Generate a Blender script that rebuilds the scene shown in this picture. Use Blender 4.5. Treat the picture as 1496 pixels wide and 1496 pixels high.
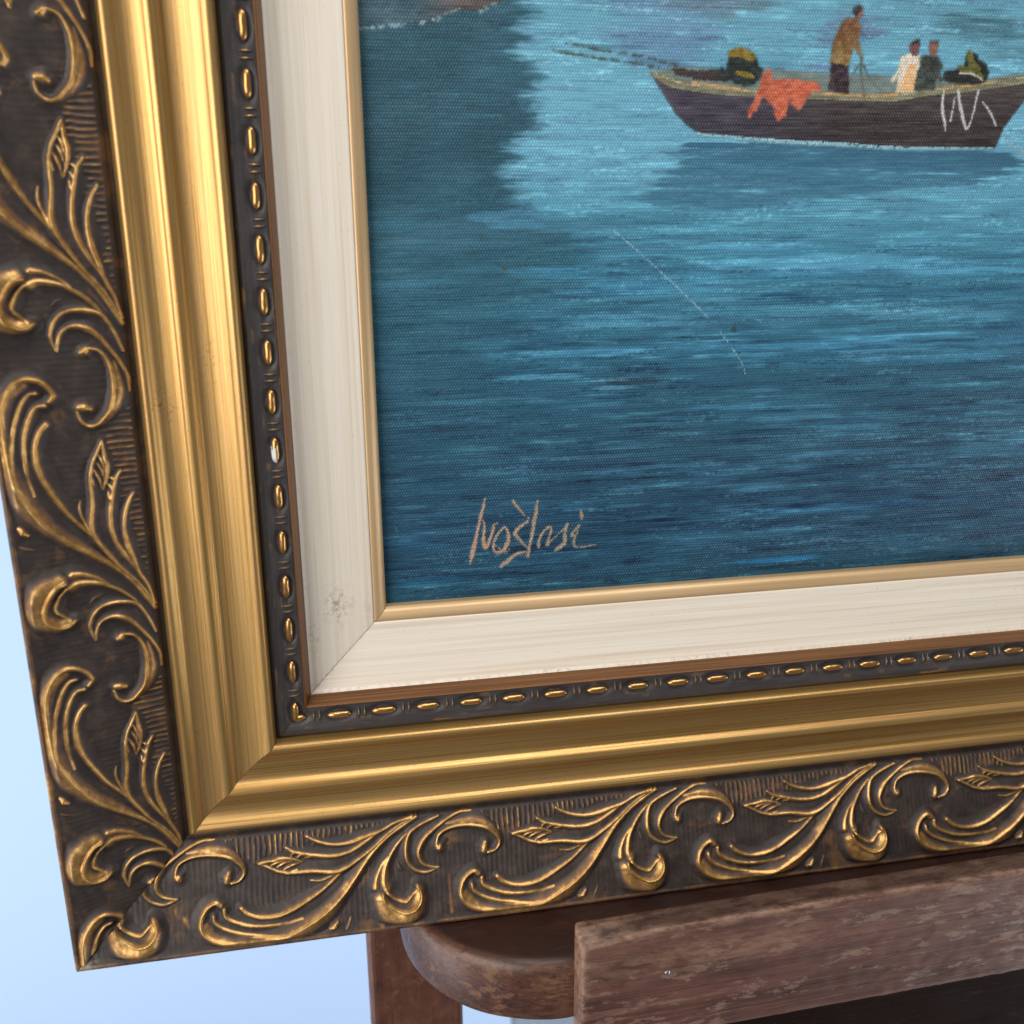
import bpy, bmesh, math
import numpy as np
from mathutils import Vector, Matrix

# ------------------------------------------------------------------ scene, camera, light
for o in list(bpy.data.objects):
    bpy.data.objects.remove(o)
scene = bpy.context.scene
COL = scene.collection
MM = 0.001
rng = np.random.default_rng(7)

cam_data = bpy.data.cameras.new("camera")
cam = bpy.data.objects.new("camera", cam_data)
COL.objects.link(cam)
cam_data.sensor_width = 36.0
cam_data.sensor_height = 36.0
cam_data.sensor_fit = 'HORIZONTAL'
cam_data.lens = 34.845
cam_data.clip_start = 0.01
cam_data.clip_end = 60.0
cam.matrix_world = Matrix(((0.982419, 0.06012, -0.176742, -0.016854),
                           (-0.186479, 0.27121, -0.944283, -0.343642),
                           (-0.008836, 0.960641, 0.277653, 0.134075),
                           (0, 0, 0, 1)))
cam_data.dof.use_dof = True
cam_data.dof.focus_distance = 0.385
cam_data.dof.aperture_fstop = 13.0
scene.camera = cam

world = bpy.data.worlds.new("World")
scene.world = world
world.use_nodes = True
bg = world.node_tree.nodes["Background"]
bg.inputs[0].default_value = (0.80, 0.88, 1.0, 1)
bg.inputs[1].default_value = 0.15


def area(name, loc, target, size, size_y, power, color):
    d = bpy.data.lights.new(name, 'AREA')
    d.shape = 'RECTANGLE'
    d.size, d.size_y, d.energy, d.color = size, size_y, power, color
    o = bpy.data.objects.new(name, d)
    COL.objects.link(o)
    o.location = loc
    o.rotation_euler = (Vector(target) - Vector(loc)).to_track_quat('-Z', 'Y').to_euler()
    return o


area("window_light", (-1.05, -1.05, 0.45), (0.03, 0, 0.04), 1.15, 1.35, 27, (1.0, 0.97, 0.935))
area("ceiling_light", (0.25, -0.48, 1.20), (0.05, 0, 0.0), 1.0, 0.24, 9.0, (1.0, 0.985, 0.96))
area("wall_fill", (-1.55, 0.0, -0.75), (-0.25, 1.25, -0.75), 1.2, 1.2, 21, (0.97, 0.985, 1.0))  # unseen lamp added to brighten the wall
area("wall_fill_far", (1.45, 0.0, -0.75), (0.25, 1.25, -0.75), 1.2, 1.2, 28, (0.97, 0.985, 1.0))  # second added lamp, out of view, evens the wall brightness

scene.view_settings.view_transform = 'Standard'
scene.view_settings.look = 'None'
scene.view_settings.gamma = 1.0
scene.view_settings.exposure = 0.0
scene.view_settings.use_curve_mapping = False


# ------------------------------------------------------------------ helpers
def lin(*c):
    c = np.asarray(c, float) / 255.0
    return np.where(c <= 0.04045, c / 12.92, ((c + 0.055) / 1.055) ** 2.4)


def rgba(r, g, b):
    v = lin(r, g, b)
    return (float(v[0]), float(v[1]), float(v[2]), 1.0)


def sstep(a, b, x):
    t = np.clip((x - a) / (b - a), 0, 1)
    return t * t * (3 - 2 * t)


def make_mesh(name, verts, faces, attrs=None, colors=None, smooth=True):
    """verts (n,3) in metres, faces (m,4) or list"""
    me = bpy.data.meshes.new(name)
    verts = np.asarray(verts, np.float32)
    if isinstance(faces, np.ndarray):
        m, k = faces.shape
        me.vertices.add(len(verts))
        me.vertices.foreach_set("co", verts.ravel())
        me.loops.add(m * k)
        me.loops.foreach_set("vertex_index", faces.astype(np.int32).ravel())
        me.polygons.add(m)
        me.polygons.foreach_set("loop_start", np.arange(0, m * k, k, dtype=np.int32))
        me.polygons.foreach_set("loop_total", np.full(m, k, np.int32))
        me.update(calc_edges=True)
    else:
        me.from_pydata(verts.tolist(), [], faces)
        me.update()
    for n, v in (attrs or {}).items():
        a = me.attributes.new(n, 'FLOAT', 'POINT')
        a.data.foreach_set("value", np.asarray(v, np.float32).ravel())
    for n, v in (colors or {}).items():
        a = me.color_attributes.new(n, 'FLOAT_COLOR', 'POINT')
        a.data.foreach_set("color", np.asarray(v, np.float32).ravel())
    if smooth:
        me.polygons.foreach_set("use_smooth", np.ones(len(me.polygons), bool))
    return me


def link(name, me, mat, parent=None):
    o = bpy.data.objects.new(name, me)
    COL.objects.link(o)
    if me is not None and mat is not None and not me.materials:
        me.materials.append(mat)
    if parent is not None:
        o.parent = parent
    return o


def thing(name, label, cat, loc=(0, 0, 0)):
    o = bpy.data.objects.new(name, None)
    COL.objects.link(o)
    o.location = loc
    o.empty_display_size = 0.05
    o["label"] = label
    o["category"] = cat
    return o


def grid_faces(nu, nv):
    i, j = np.meshgrid(np.arange(nu - 1), np.arange(nv - 1), indexing='ij')
    a = (i * nv + j).ravel()
    return np.stack([a, a + nv, a + nv + 1, a + 1], 1)


def clip_mesh(me, co, no):
    """keep the side of the plane that the normal points away from"""
    bm = bmesh.new()
    bm.from_mesh(me)
    bmesh.ops.bisect_plane(bm, geom=bm.verts[:] + bm.edges[:] + bm.faces[:], dist=1e-7,
                           plane_co=co, plane_no=no, clear_outer=True)
    bm.to_mesh(me)
    bm.free()
    return me


def vnoise(x, y, cx, cy, seed):
    """smooth value noise in -1..1, cell size cx by cy"""
    r = np.random.default_rng(seed)
    T = r.uniform(-1, 1, (256, 256))
    u, v = x / cx + 1000.3, y / cy + 1000.7
    iu, iv = np.floor(u).astype(int), np.floor(v).astype(int)
    fu, fv = u - iu, v - iv
    fu, fv = fu * fu * (3 - 2 * fu), fv * fv * (3 - 2 * fv)
    g = lambda a, b: T[a % 256, b % 256]
    return ((g(iu, iv) * (1 - fu) + g(iu + 1, iv) * fu) * (1 - fv)
            + (g(iu, iv + 1) * (1 - fu) + g(iu + 1, iv + 1) * fu) * fv)


# ------------------------------------------------------------------ materials
class NT:
    def __init__(self, name):
        self.m = bpy.data.materials.new(name)
        self.m.use_nodes = True
        self.t = self.m.node_tree
        self.b = self.t.nodes["Principled BSDF"]
        self.tc = None

    def node(self, typ, **kw):
        n = self.t.nodes.new(typ)
        for k, v in kw.items():
            setattr(n, k, v)
        return n

    def l(self, a, b):
        self.t.links.new(a, b)

    def coord(self, scale=(1, 1, 1)):
        if self.tc is None:
            self.tc = self.node("ShaderNodeTexCoord")
        mp = self.node("ShaderNodeMapping")
        mp.inputs["Scale"].default_value = scale
        if not hasattr(self, "shift"):
            oi = self.node("ShaderNodeObjectInfo")
            va = self.node("ShaderNodeVectorMath", operation='MULTIPLY_ADD')
            self.l(oi.outputs["Location"], va.inputs[0])
            va.inputs[1].default_value = (3.7, 3.7, 3.7)
            self.l(self.tc.outputs["Object"], va.inputs[2])
            self.shift = va.outputs[0]
        self.l(self.shift, mp.inputs["Vector"])
        return mp.outputs[0]

    def noise(self, scale, detail=4, rough=0.55, vec=(1, 1, 1), dist=0.0):
        n = self.node("ShaderNodeTexNoise")
        n.inputs["Scale"].default_value = scale
        n.inputs["Detail"].default_value = detail
        n.inputs["Roughness"].default_value = rough
        n.inputs["Distortion"].default_value = dist
        self.l(self.coord(vec), n.inputs["Vector"])
        return n.outputs["Fac"]

    def ramp(self, fac, stops, interp='LINEAR'):
        n = self.node("ShaderNodeValToRGB")
        n.color_ramp.interpolation = interp
        el = n.color_ramp.elements
        while len(el) < len(stops):
            el.new(0.5)
        for e, (p, c) in zip(el, stops):
            e.position = p
            e.color = c if not isinstance(c, (int, float)) else (c, c, c, 1)
        self.l(fac, n.inputs[0])
        return n.outputs[0]

    def math(self, op, a, b=None, c=None, clamp=False):
        n = self.node("ShaderNodeMath", operation=op, use_clamp=clamp)
        for i, v in enumerate((a, b, c)):
            if v is None:
                continue
            if isinstance(v, (int, float)):
                n.inputs[i].default_value = v
            else:
                self.l(v, n.inputs[i])
        return n.outputs[0]

    def mix(self, fac, a, b, mode='MIX'):
        n = self.node("ShaderNodeMix", data_type='RGBA', blend_type=mode)
        for s, v in ((n.inputs[0], fac), (n.inputs[6], a), (n.inputs[7], b)):
            if isinstance(v, (int, float)):
                s.default_value = v
            elif isinstance(v, tuple):
                s.default_value = v
            else:
                self.l(v, s)
        return n.outputs[2]

    def attr(self, name):
        n = self.node("ShaderNodeAttribute", attribute_name=name)
        return n

    def bump(self, height, strength, dist):
        n = self.node("ShaderNodeBump")
        n.inputs["Strength"].default_value = strength
        n.inputs["Distance"].default_value = dist
        self.l(height, n.inputs["Height"])
        self.l(n.outputs[0], self.b.inputs["Normal"])

    def out(self, color=None, rough=None, metal=None, spec=None, coat=None):
        for k, v in (("Base Color", color), ("Roughness", rough), ("Metallic", metal),
                     ("Specular IOR Level", spec), ("Coat Weight", coat)):
            if v is None:
                continue
            if isinstance(v, (int, float, tuple)):
                self.b.inputs[k].default_value = v
            else:
                self.l(v, self.b.inputs[k])
        return self.m


def mat_patina():
    n = NT("umber_patina_with_rubbed_gold")
    g = n.attr("gild").outputs["Fac"]
    nz = n.noise(420, 5, 0.6)
    fine = n.noise(2600, 3, 0.6)
    wide = n.noise(90, 4, 0.6)
    g2 = n.math('ADD', g, n.math('MULTIPLY', n.math('SUBTRACT', nz, 0.5), 0.5))
    g2 = n.math('ADD', g2, n.math('MULTIPLY', n.math('SUBTRACT', fine, 0.5), 0.3))
    g2 = n.math('ADD', g2, n.math('MULTIPLY', n.math('SUBTRACT', wide, 0.5), 0.6))
    dark = n.ramp(n.noise(160, 6, 0.65), [(0.3, rgba(40, 33, 31)), (0.55, rgba(55, 46, 42)), (0.75, rgba(76, 62, 55))])
    gold = n.ramp(nz, [(0.3, rgba(172, 126, 70)), (0.55, rgba(198, 155, 92)), (0.75, rgba(218, 182, 120))])
    c1 = n.mix(n.ramp(g2, [(0.12, 0.0), (0.42, 1.0)]), dark, rgba(118, 84, 56))
    c2 = n.mix(n.ramp(g2, [(0.42, 0.0), (0.72, 1.0)]), c1, gold)
    metal = n.ramp(g2, [(0.25, 0.0), (0.65, 0.72)])
    rough = n.math('SUBTRACT', n.ramp(nz, [(0.3, 0.50), (0.7, 0.62)]), n.math('MULTIPLY', metal, 0.26))
    dust = n.ramp(n.noise(1500, 2, 0.5), [(0.76, 0.0), (0.80, 0.5)])
    c2 = n.mix(dust, c2, rgba(168, 158, 146))
    # bare gesso where the corner has been knocked
    ge = n.attr("gesso").outputs["Fac"]
    gm = n.math('MULTIPLY', ge, n.ramp(n.noise(520, 5, 0.7), [(0.42, 0.0), (0.56, 1.0)]))
    c2 = n.mix(gm, c2, rgba(146, 134, 120))
    metal = n.math('MULTIPLY', metal, n.math('SUBTRACT', 1.0, gm))
    n.bump(n.math('ADD', fine, n.math('MULTIPLY', nz, 0.6)), 0.28, 0.0002)
    return n.out(c2, rough, metal, 0.45)


def mat_gold():
    n = NT("streaked_gold_leaf")
    st = n.noise(1.0, 5, 0.62, (4, 300, 800))
    st2 = n.noise(1.0, 4, 0.65, (9, 900, 2400))
    col = n.ramp(st, [(0.26, rgba(150, 104, 52)), (0.40, rgba(178, 138, 78)), (0.50, rgba(200, 163, 102)),
                      (0.62, rgba(194, 150, 96)), (0.76, rgba(166, 116, 68))])
    col = n.mix(n.ramp(st2, [(0.50, 0.0), (0.68, 0.5)]), col, rgba(138, 92, 48))
    spots = n.noise(900, 2, 0.5)
    patch = n.noise(22, 3, 0.6)
    sp = n.math('MULTIPLY', n.ramp(spots, [(0.58, 0.0), (0.66, 1.0)]), n.ramp(patch, [(0.60, 0.0), (0.70, 1.0)]))
    col = n.mix(n.math('MULTIPLY', sp, 0.7), col, rgba(96, 52, 34))
    fleck = n.ramp(n.noise(1500, 2, 0.5), [(0.70, 0.0), (0.75, 0.7)])
    col = n.mix(fleck, col, rgba(116, 80, 46))
    rough = n.ramp(st2, [(0.3, 0.32), (0.7, 0.46)])
    n.bump(n.math('ADD', st2, n.math('MULTIPLY', n.noise(2200, 3, 0.6), 0.7)), 0.3, 0.00025)
    return n.out(col, rough, 0.80, 0.5)


def mat_dark_strip():
    n = NT("dark_patinated_strip")
    g = n.attr("gild").outputs["Fac"]
    nz = n.noise(300, 5, 0.6)
    dark = n.ramp(n.noise(1.0, 4, 0.6, (30, 300, 500)), [(0.3, rgba(48, 44, 44)), (0.6, rgba(66, 61, 60)), (0.8, rgba(84, 75, 69))])
    g2 = n.math('ADD', g, n.math('MULTIPLY', n.math('SUBTRACT', nz, 0.5), 0.4))
    c = n.mix(n.ramp(g2, [(0.3, 0.0), (0.7, 1.0)]), dark, rgba(190, 142, 76))
    n.bump(n.math('ADD', n.noise(1800, 3, 0.6), n.noise(260, 4, 0.65)), 0.4, 0.0003)
    return n.out(c, n.ramp(nz, [(0.3, 0.38), (0.7, 0.58)]), n.ramp(g2, [(0.3, 0.0), (0.7, 0.85)]), 0.45)


def mat_bead():
    n = NT("worn_gold_bead")
    g = n.attr("gild").outputs["Fac"]
    nz = n.noise(700, 4, 0.6)
    g2 = n.math('ADD', g, n.math('MULTIPLY', n.math('SUBTRACT', nz, 0.5), 0.5))
    c = n.mix(n.ramp(g2, [(0.25, 0.0), (0.55, 1.0)]), rgba(60, 50, 44), rgba(198, 150, 90))
    return n.out(c, 0.3, n.ramp(g2, [(0.25, 0.0), (0.55, 0.9)]), 0.5)


def mat_plain(name, a, b, rough, metal=0.0, spec=0.4, vec=(12, 300, 700), sc=1.0, bump=0.15):
    n = NT(name)
    c = n.ramp(n.noise(sc, 5, 0.62, vec), [(0.3, rgba(*a)), (0.7, rgba(*b))])
    n.bump(n.noise(1800, 3, 0.6), bump, 0.0002)
    return n.out(c, rough, metal, spec)


def mat_liner():
    n = NT("cream_limed_wood")
    st = n.noise(1.0, 6, 0.65, (5, 200, 520))
    st2 = n.noise(1.0, 3, 0.6, (16, 900, 2400))
    c = n.ramp(st, [(0.25, rgba(206, 190, 168)), (0.45, rgba(222, 210, 192)), (0.6, rgba(230, 220, 205)), (0.8, rgba(212, 198, 180))])
    c = n.mix(n.ramp(st2, [(0.55, 0.0), (0.8, 0.45)]), c, rgba(176, 160, 140))
    flecks = n.ramp(n.noise(1300, 2, 0.5), [(0.73, 0.0), (0.77, 0.6)])
    c = n.mix(flecks, c, rgba(120, 100, 84))
    # brown stains: small scuffed spots near the mitre and dirt along the outer edge
    stain = n.attr("stain").outputs["Fac"]
    sm = n.math('MULTIPLY', stain, n.ramp(n.noise(560, 4, 0.7), [(0.48, 0.0), (0.60, 0.6)]))
    c = n.mix(sm, c, rgba(128, 88, 64))
    n.bump(n.math('ADD', st2, n.math('MULTIPLY', n.noise(1600, 3, 0.6), 0.5)), 0.22, 0.0002)
    return n.out(c, 0.42, 0.0, 0.45)


def mat_wood(name, dark, mid, lite, worn, wear=0.5, rough=(0.32, 0.55), vec=(10, 60, 70), bump=0.5, coat=0.0):
    n = NT(name)
    grain = n.noise(1.0, 7, 0.65, (vec[0] * 1.2, vec[1] * 9, vec[2] * 9), 0.5)
    big = n.noise(1.0, 5, 0.65, (vec[0] * 2.2, vec[1], vec[2]), 0.4)
    c = n.ramp(n.math('ADD', n.math('MULTIPLY', grain, 0.55), n.math('MULTIPLY', big, 0.45)),
               [(0.38, rgba(*dark)), (0.5, rgba(*mid)), (0.62, rgba(*lite))])
    # rubbed, bleached blotches with ragged rims
    patch = n.noise(1.0, 7, 0.72, (vec[0] * 7, vec[1] * 3.0, vec[2] * 3.0), 0.15)
    a = 0.60 - 0.07 * wear
    pm = n.ramp(patch, [(a, 0.0), (a + 0.012, 0.7), (a + 0.07, 1.0)])
    if wear > 0:
        c = n.mix(n.math('MULTIPLY', pm, 0.5), c, rgba(*worn))
    blk = n.ramp(n.noise(1.0, 6, 0.72, (vec[0] * 4, vec[1] * 2.6, vec[2] * 2.6)), [(0.30, 0.75), (0.41, 0.0)])
    c = n.mix(blk, c, rgba(48, 36, 38))
    scr = n.ramp(n.noise(1.0, 3, 0.6, (vec[0] * 3, vec[1] * 22, vec[2] * 22)), [(0.62, 0.0), (0.70, 0.5)])
    c = n.mix(scr, c, rgba(*worn))
    dust = n.ramp(n.noise(1900, 2, 0.5), [(0.75, 0.0), (0.80, 0.6)])
    c = n.mix(dust, c, rgba(190, 175, 165))
    w = n.attr("wear").outputs["Fac"]
    wn = n.math('MULTIPLY', w, n.ramp(n.noise(240, 6, 0.75, (.35, 1, 1)), [(0.40, 0.0), (0.6, 1.0)]))
    c = n.mix(wn, c, rgba(*worn))
    # tops painted darker: shade below the frame plus the old varnished finish
    v = n.attr("varnish_shade").outputs["Fac"]
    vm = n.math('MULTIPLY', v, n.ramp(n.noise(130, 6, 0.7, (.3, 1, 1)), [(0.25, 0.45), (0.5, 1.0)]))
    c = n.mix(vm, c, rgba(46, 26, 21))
    r = n.ramp(n.noise(60, 5, 0.6), [(0.35, rough[0]), (0.65, rough[1])])
    n.bump(n.math('ADD', n.math('MULTIPLY', pm, -0.5), grain), bump, 0.0006)
    n.b.inputs["Coat Roughness"].default_value = 0.25
    return n.out(c, r, 0.0, 0.45, coat)


def mat_canvas():
    n = NT("oil_paint_on_woven_canvas")
    pig = n.attr("pigment").outputs["Color"]
    if n.tc is None:
        n.tc = n.node("ShaderNodeTexCoord")
    sep = n.node("ShaderNodeSeparateXYZ")
    # slightly wandering threads
    wob = n.node("ShaderNodeTexNoise")
    wob.inputs["Scale"].default_value = 45
    n.l(n.tc.outputs["Object"], wob.inputs["Vector"])
    va = n.node("ShaderNodeVectorMath", operation='SCALE')
    n.l(wob.outputs["Color"], va.inputs[0])
    va.inputs["Scale"].default_value = 0.0012
    vb = n.node("ShaderNodeVectorMath", operation='ADD')
    n.l(n.tc.outputs["Object"], vb.inputs[0])
    n.l(va.outputs[0], vb.inputs[1])
    n.l(vb.outputs[0], sep.inputs[0])
    z = n.math('DIVIDE', sep.outputs[2], 0.00102)
    row = n.math('MODULO', n.math('FLOOR', n.math('ADD', z, 2000)), 2.0)
    hz = n.math('ABSOLUTE', n.math('SINE', n.math('MULTIPLY', z, math.pi)))
    x = n.math('ADD', n.math('DIVIDE', sep.outputs[0], 0.00104), n.math('MULTIPLY', row, 0.5))
    hx = n.math('ADD', n.math('MULTIPLY', n.math('SINE', n.math('MULTIPLY', x, 2 * math.pi)), 0.5), 0.5)
    weave = n.math('MULTIPLY', n.math('POWER', hz, 0.7), hx)
    # thread tops that kept a lighter drag of paint, strength varies over the surface
    vary = n.math('MULTIPLY', n.ramp(n.noise(30, 6, 0.7, (0.45, 1, 1.7)), [(0.36, 0.05), (0.64, 1.0)]), n.ramp(n.noise(900, 2, 0.5, (0.6, 1, 1)), [(0.35, 0.35), (0.6, 1.0)]))
    fac = n.math('MULTIPLY', n.math('MULTIPLY', n.math('POWER', weave, 1.4), vary), 0.95)
    lite = n.mix(1.0, n.mix(1.0, pig, (1.55, 1.5, 1.45, 1), 'MULTIPLY'), (0.045, 0.055, 0.06, 1), 'ADD')
    c = n.mix(fac, pig, lite)
    low = n.math('MULTIPLY', n.math('SUBTRACT', 1.0, weave), 0.34)
    c = n.mix(low, c, n.mix(1.0, pig, (0.5, 0.56, 0.58, 1), 'MULTIPLY'))
    n.bump(n.math('ADD', weave, n.math('MULTIPLY', n.noise(700, 4, 0.6, (0.3, 1, 1.5)), 0.8)), 0.5, 0.0003)
    return n.out(c, 0.46, 0.0, 0.24)


def mat_wall():
    n = NT("pale_blue_wall_paint")
    c = n.ramp(n.noise(1.2, 3, 0.5), [(0.3, rgba(186, 212, 246)), (0.7, rgba(192, 216, 248))])
    n.bump(n.noise(180, 4, 0.6), 0.05, 0.002)
    return n.out(c, 0.8, 0.0, 0.2)


M_PATINA, M_GOLD, M_STRIP, M_BEAD = mat_patina(), mat_gold(), mat_dark_strip(), mat_bead()
M_EDGE = mat_plain("bronze_edge", (88, 56, 34), (142, 98, 58), 0.42, 0.5, vec=(14, 900, 1500), bump=0.3)
M_FILLET = mat_plain("pale_gilt_fillet", (190, 154, 110), (212, 182, 140), 0.40, 0.35)
M_LINER = mat_liner()
M_LIP = mat_wood("scuffed_mahogany", (60, 35, 29), (87, 54, 45), (106, 71, 60), (148, 117, 96), 0.40, (0.44, 0.62))
M_SHELF = mat_wood("varnished_mahogany", (46, 25, 20), (72, 42, 34), (92, 58, 47), (130, 94, 66), 0.35, (0.36, 0.52), bump=0.3, coat=0.1)
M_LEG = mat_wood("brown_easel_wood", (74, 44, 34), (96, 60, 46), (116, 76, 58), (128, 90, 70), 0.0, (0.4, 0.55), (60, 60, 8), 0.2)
M_APRON = mat_wood("shaded_brown_wood", (24, 14, 12), (31, 19, 16), (38, 25, 21), (50, 36, 30), 0.0, (0.6, 0.7), bump=0.2)  # shade under the lip is put into this dark wood colour
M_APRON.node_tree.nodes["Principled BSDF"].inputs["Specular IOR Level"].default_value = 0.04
M_PANEL = mat_plain("grey_blue_board", (128, 140, 160), (146, 158, 176), 0.6, 0.0, 0.3, (200, 10, 3))
M_CANVAS, M_WALL = mat_canvas(), mat_wall()
M_CHIP = mat_plain("white_gesso_chip", (214, 212, 208), (236, 236, 234), 0.7)
M_NAIL = mat_plain("steel_nail", (150, 150, 150), (210, 210, 210), 0.3, 1.0)

# ------------------------------------------------------------------ the wall behind
wy = 1.25
me = make_mesh("wall", [(-4, wy, -3), (4, wy, -3), (4, wy, 3), (-4, wy, 3)], np.array([[0, 1, 2, 3]]))
w = link("wall", me, M_WALL)
w["kind"] = "structure"
w["label"] = "plain pale blue painted wall behind the easel"

# ------------------------------------------------------------------ picture frame
# Moulding coordinates in mm: t runs along a rail, s outwards from the sight edge, h towards the viewer.
# Local mesh axes are (t, -h, -s); the upright rail is the same moulding turned by 90 degrees.
FRAME = thing("picture_frame", "ornate gold and dark umber carved picture frame with cream inner liner", "picture frame")
LEN_UP, LEN_SIDE = 330.0, 420.0           # how far the rails run from the corner
UP_ROT = (0, math.pi / 2, 0)
GAP = 0.10


def loc3(t, s, h):
    return np.stack([t, -h, -s], -1) * MM


def spline(pts, step):
    """Catmull-Rom through (s,h) points"""
    P = np.array(pts, float)
    P = np.vstack([2 * P[0] - P[1], P, 2 * P[-1] - P[-2]])
    out = []
    for i in range(1, len(P) - 2):
        n = max(2, int(np.ceil(np.linalg.norm(P[i + 1, :2] - P[i, :2]) / step)))
        u = np.linspace(0, 1, n, endpoint=False)[:, None]
        a, b, c, d = P[i - 1], P[i], P[i + 1], P[i + 2]
        out.append(0.5 * (2 * b + (c - a) * u + (2 * a - 5 * b + 4 * c - d) * u ** 2 + (3 * b - a - 3 * c + d) * u ** 3))
    out.append(P[-2][None])
    return np.vstack(out)


def place(o, upright, t=0.0):
    if upright:
        o.rotation_euler = UP_ROT
        o.location = (0, 0, -t * MM)
    else:
        o.location = (t * MM, 0, 0)
    return o


def sweep(name, prof, mat, upright, attr_fn=None, nt=60, wob=0.0):
    s, h = prof[:, 0], prof[:, 1]
    n = len(s)
    f = np.linspace(0, 1, nt) ** 1.6
    if upright:                       # t from -LEN_UP up to the mitre at t = s
        T = (s[None] - GAP) * (1 - f[:, None]) + (-LEN_UP) * f[:, None]
        T = T[::-1]
    else:
        T = (-s[None] + GAP) * (1 - f[:, None]) + LEN_SIDE * f[:, None]
    S = np.broadcast_to(s, T.shape)
    Hh = np.broadcast_to(h, T.shape).copy()
    if wob:
        Hh = Hh + wob * vnoise(T, S, 40, 6, 5)
    at = attr_fn(T, S) if attr_fn else None
    me = make_mesh(name, loc3(T, S, Hh).reshape(-1, 3), grid_faces(nt, n), at)
    o = link(name, me, mat, FRAME)
    return place(o, upright)


PROF_FILLET = spline([(0, -7), (0, -3), (0, 0), (.35, 1.0), (1.2, 2.0), (2.6, 2.9), (3.8, 3.2), (4.6, 3.0), (4.75, 2.4), (4.8, 1.4)], .25)
PROF_LINER = spline([(4.7, 1.0), (4.75, 2.6), (5.2, 3.25), (7, 3.5), (12, 4.2), (20, 5.4), (25, 6.35), (27.6, 7.2), (29.4, 8.4)], .4)
PROF_EDGE = spline([(28.7, 5.5), (28.75, 7.4), (29.3, 9.5), (30.0, 12.4), (30.4, 13.9), (30.8, 14.5), (31.15, 14.2), (31.3, 13.2)], .25)
PROF_GOLD = spline([(41.9, 12), (42.0, 15.0), (42.3, 17.6), (43.0, 18.9), (44.0, 19.3), (45.2, 18.9), (46.6, 18.0), (49.5, 16.9), (52.5, 16.3),
                    (55.0, 16.2), (56.6, 16.5), (57.4, 17.3), (58.6, 18.5), (60.0, 19.0), (61.4, 18.7), (62.4, 18.0), (65, 17.5), (67.6, 17.6),
                    (69.4, 18.3), (70.6, 19.5), (71.8, 20.3), (72.9, 20.3), (73.7, 19.6), (74.3, 18.5), (74.8, 17.2), (75.0, 15.5)], .22)


def stain_liner(upright):
    def f(T, S):
        # distance from the mitre measured along the rail
        d = (S - T) if upright else (T + S)
        v = np.zeros_like(T)
        edge = sstep(27.0, 28.6, S) * (0.4 + 0.6 * sstep(.0, .6, vnoise(T, S, 14, 50, 9)))
        v = np.maximum(v, edge * (0.9 if not upright else 0.35))
        if upright:
            v = np.maximum(v, 0.95 * np.exp(-(((T + 3.5) / 6.5) ** 2 + ((S - 17.5) / 4.5) ** 2)))
            v = np.maximum(v, 0.8 * np.exp(-(((T - 7.0) / 5.0) ** 2 + ((S - 26.4) / 1.8) ** 2)))
            v = np.maximum(v, 0.5 * np.exp(-(((T + 1.0) / 4.0) ** 2 + ((S - 6.5) / 1.5) ** 2)))
        v = np.maximum(v, 0.45 * np.exp(-(d / 1.2) ** 2))
        return {"stain": v}
    return f


for up in (True, False):
    o = sweep("sight_fillet", PROF_FILLET, M_FILLET, up)
    sweep("liner", PROF_LINER, M_LINER, up, stain_liner(up), nt=420)
    sweep("gilt_edge", PROF_EDGE, M_EDGE, up)
    sweep("gold_moulding", PROF_GOLD, M_GOLD, up, nt=160, wob=0.05)

# ---- beaded dark strip
PITCH, BEAD_S = 16.019, 34.57
BEADS = {True: [32.665 - PITCH * k for k in range(0, 23)], False: [-19.204 + PITCH * k for k in range(-1, 28)]}


def strip_h(s):
    return np.interp(s, [30.9, 31.4, 33, 37.5, 40.3, 41.4, 42.2], [13.6, 13.9, 14.15, 14.7, 15.0, 14.3, 13.2])


def mitre_clip(me, upright, t=0.0):
    """cut a mesh given in rail coordinates (shifted by t along the rail) at the mitre"""
    if upright:      # keep t <= s  (x + z <= 0)
        return clip_mesh(me, ((-t - GAP) * MM, 0, 0), (1, 0, 1))
    return clip_mesh(me, ((-t + GAP) * MM, 0, 0), (-1, 0, 1))


STRIP = {}
for up in (True, False):
    lo, hi = (-LEN_UP, 43.0) if up else (-43.0, LEN_SIDE)
    t = np.arange(lo, hi, 0.45)
    s = np.linspace(30.9, 42.2, 36)
    T, S = np.meshgrid(t, s, indexing='ij')
    ph = (T - BEADS[up][0] + PITCH / 2) % PITCH - PITCH / 2
    H = strip_h(S)
    e = np.sqrt((ph / 5.2) ** 2 + ((S - BEAD_S) / 2.3) ** 2)
    H = H - 0.75 * np.exp(-((e - 0.75) / 0.38) ** 2)
    H = H + 0.04 * vnoise(T, S, 3, 2, 3)
    me = make_mesh("beaded_strip", loc3(T, S, H).reshape(-1, 3), grid_faces(len(t), len(s)), {"gild": .34 * sstep(.1, .8, vnoise(T, S, 7, 1.2, 45)) + .3 * sstep(40.0, 40.5, S) * (1 - sstep(40.7, 41.2, S)) * (.5 + .8 * vnoise(T, S, 9, 3, 47))})
    mitre_clip(me, up)
    STRIP[up] = place(link("beaded_strip", me, M_STRIP, FRAME), up)


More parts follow.
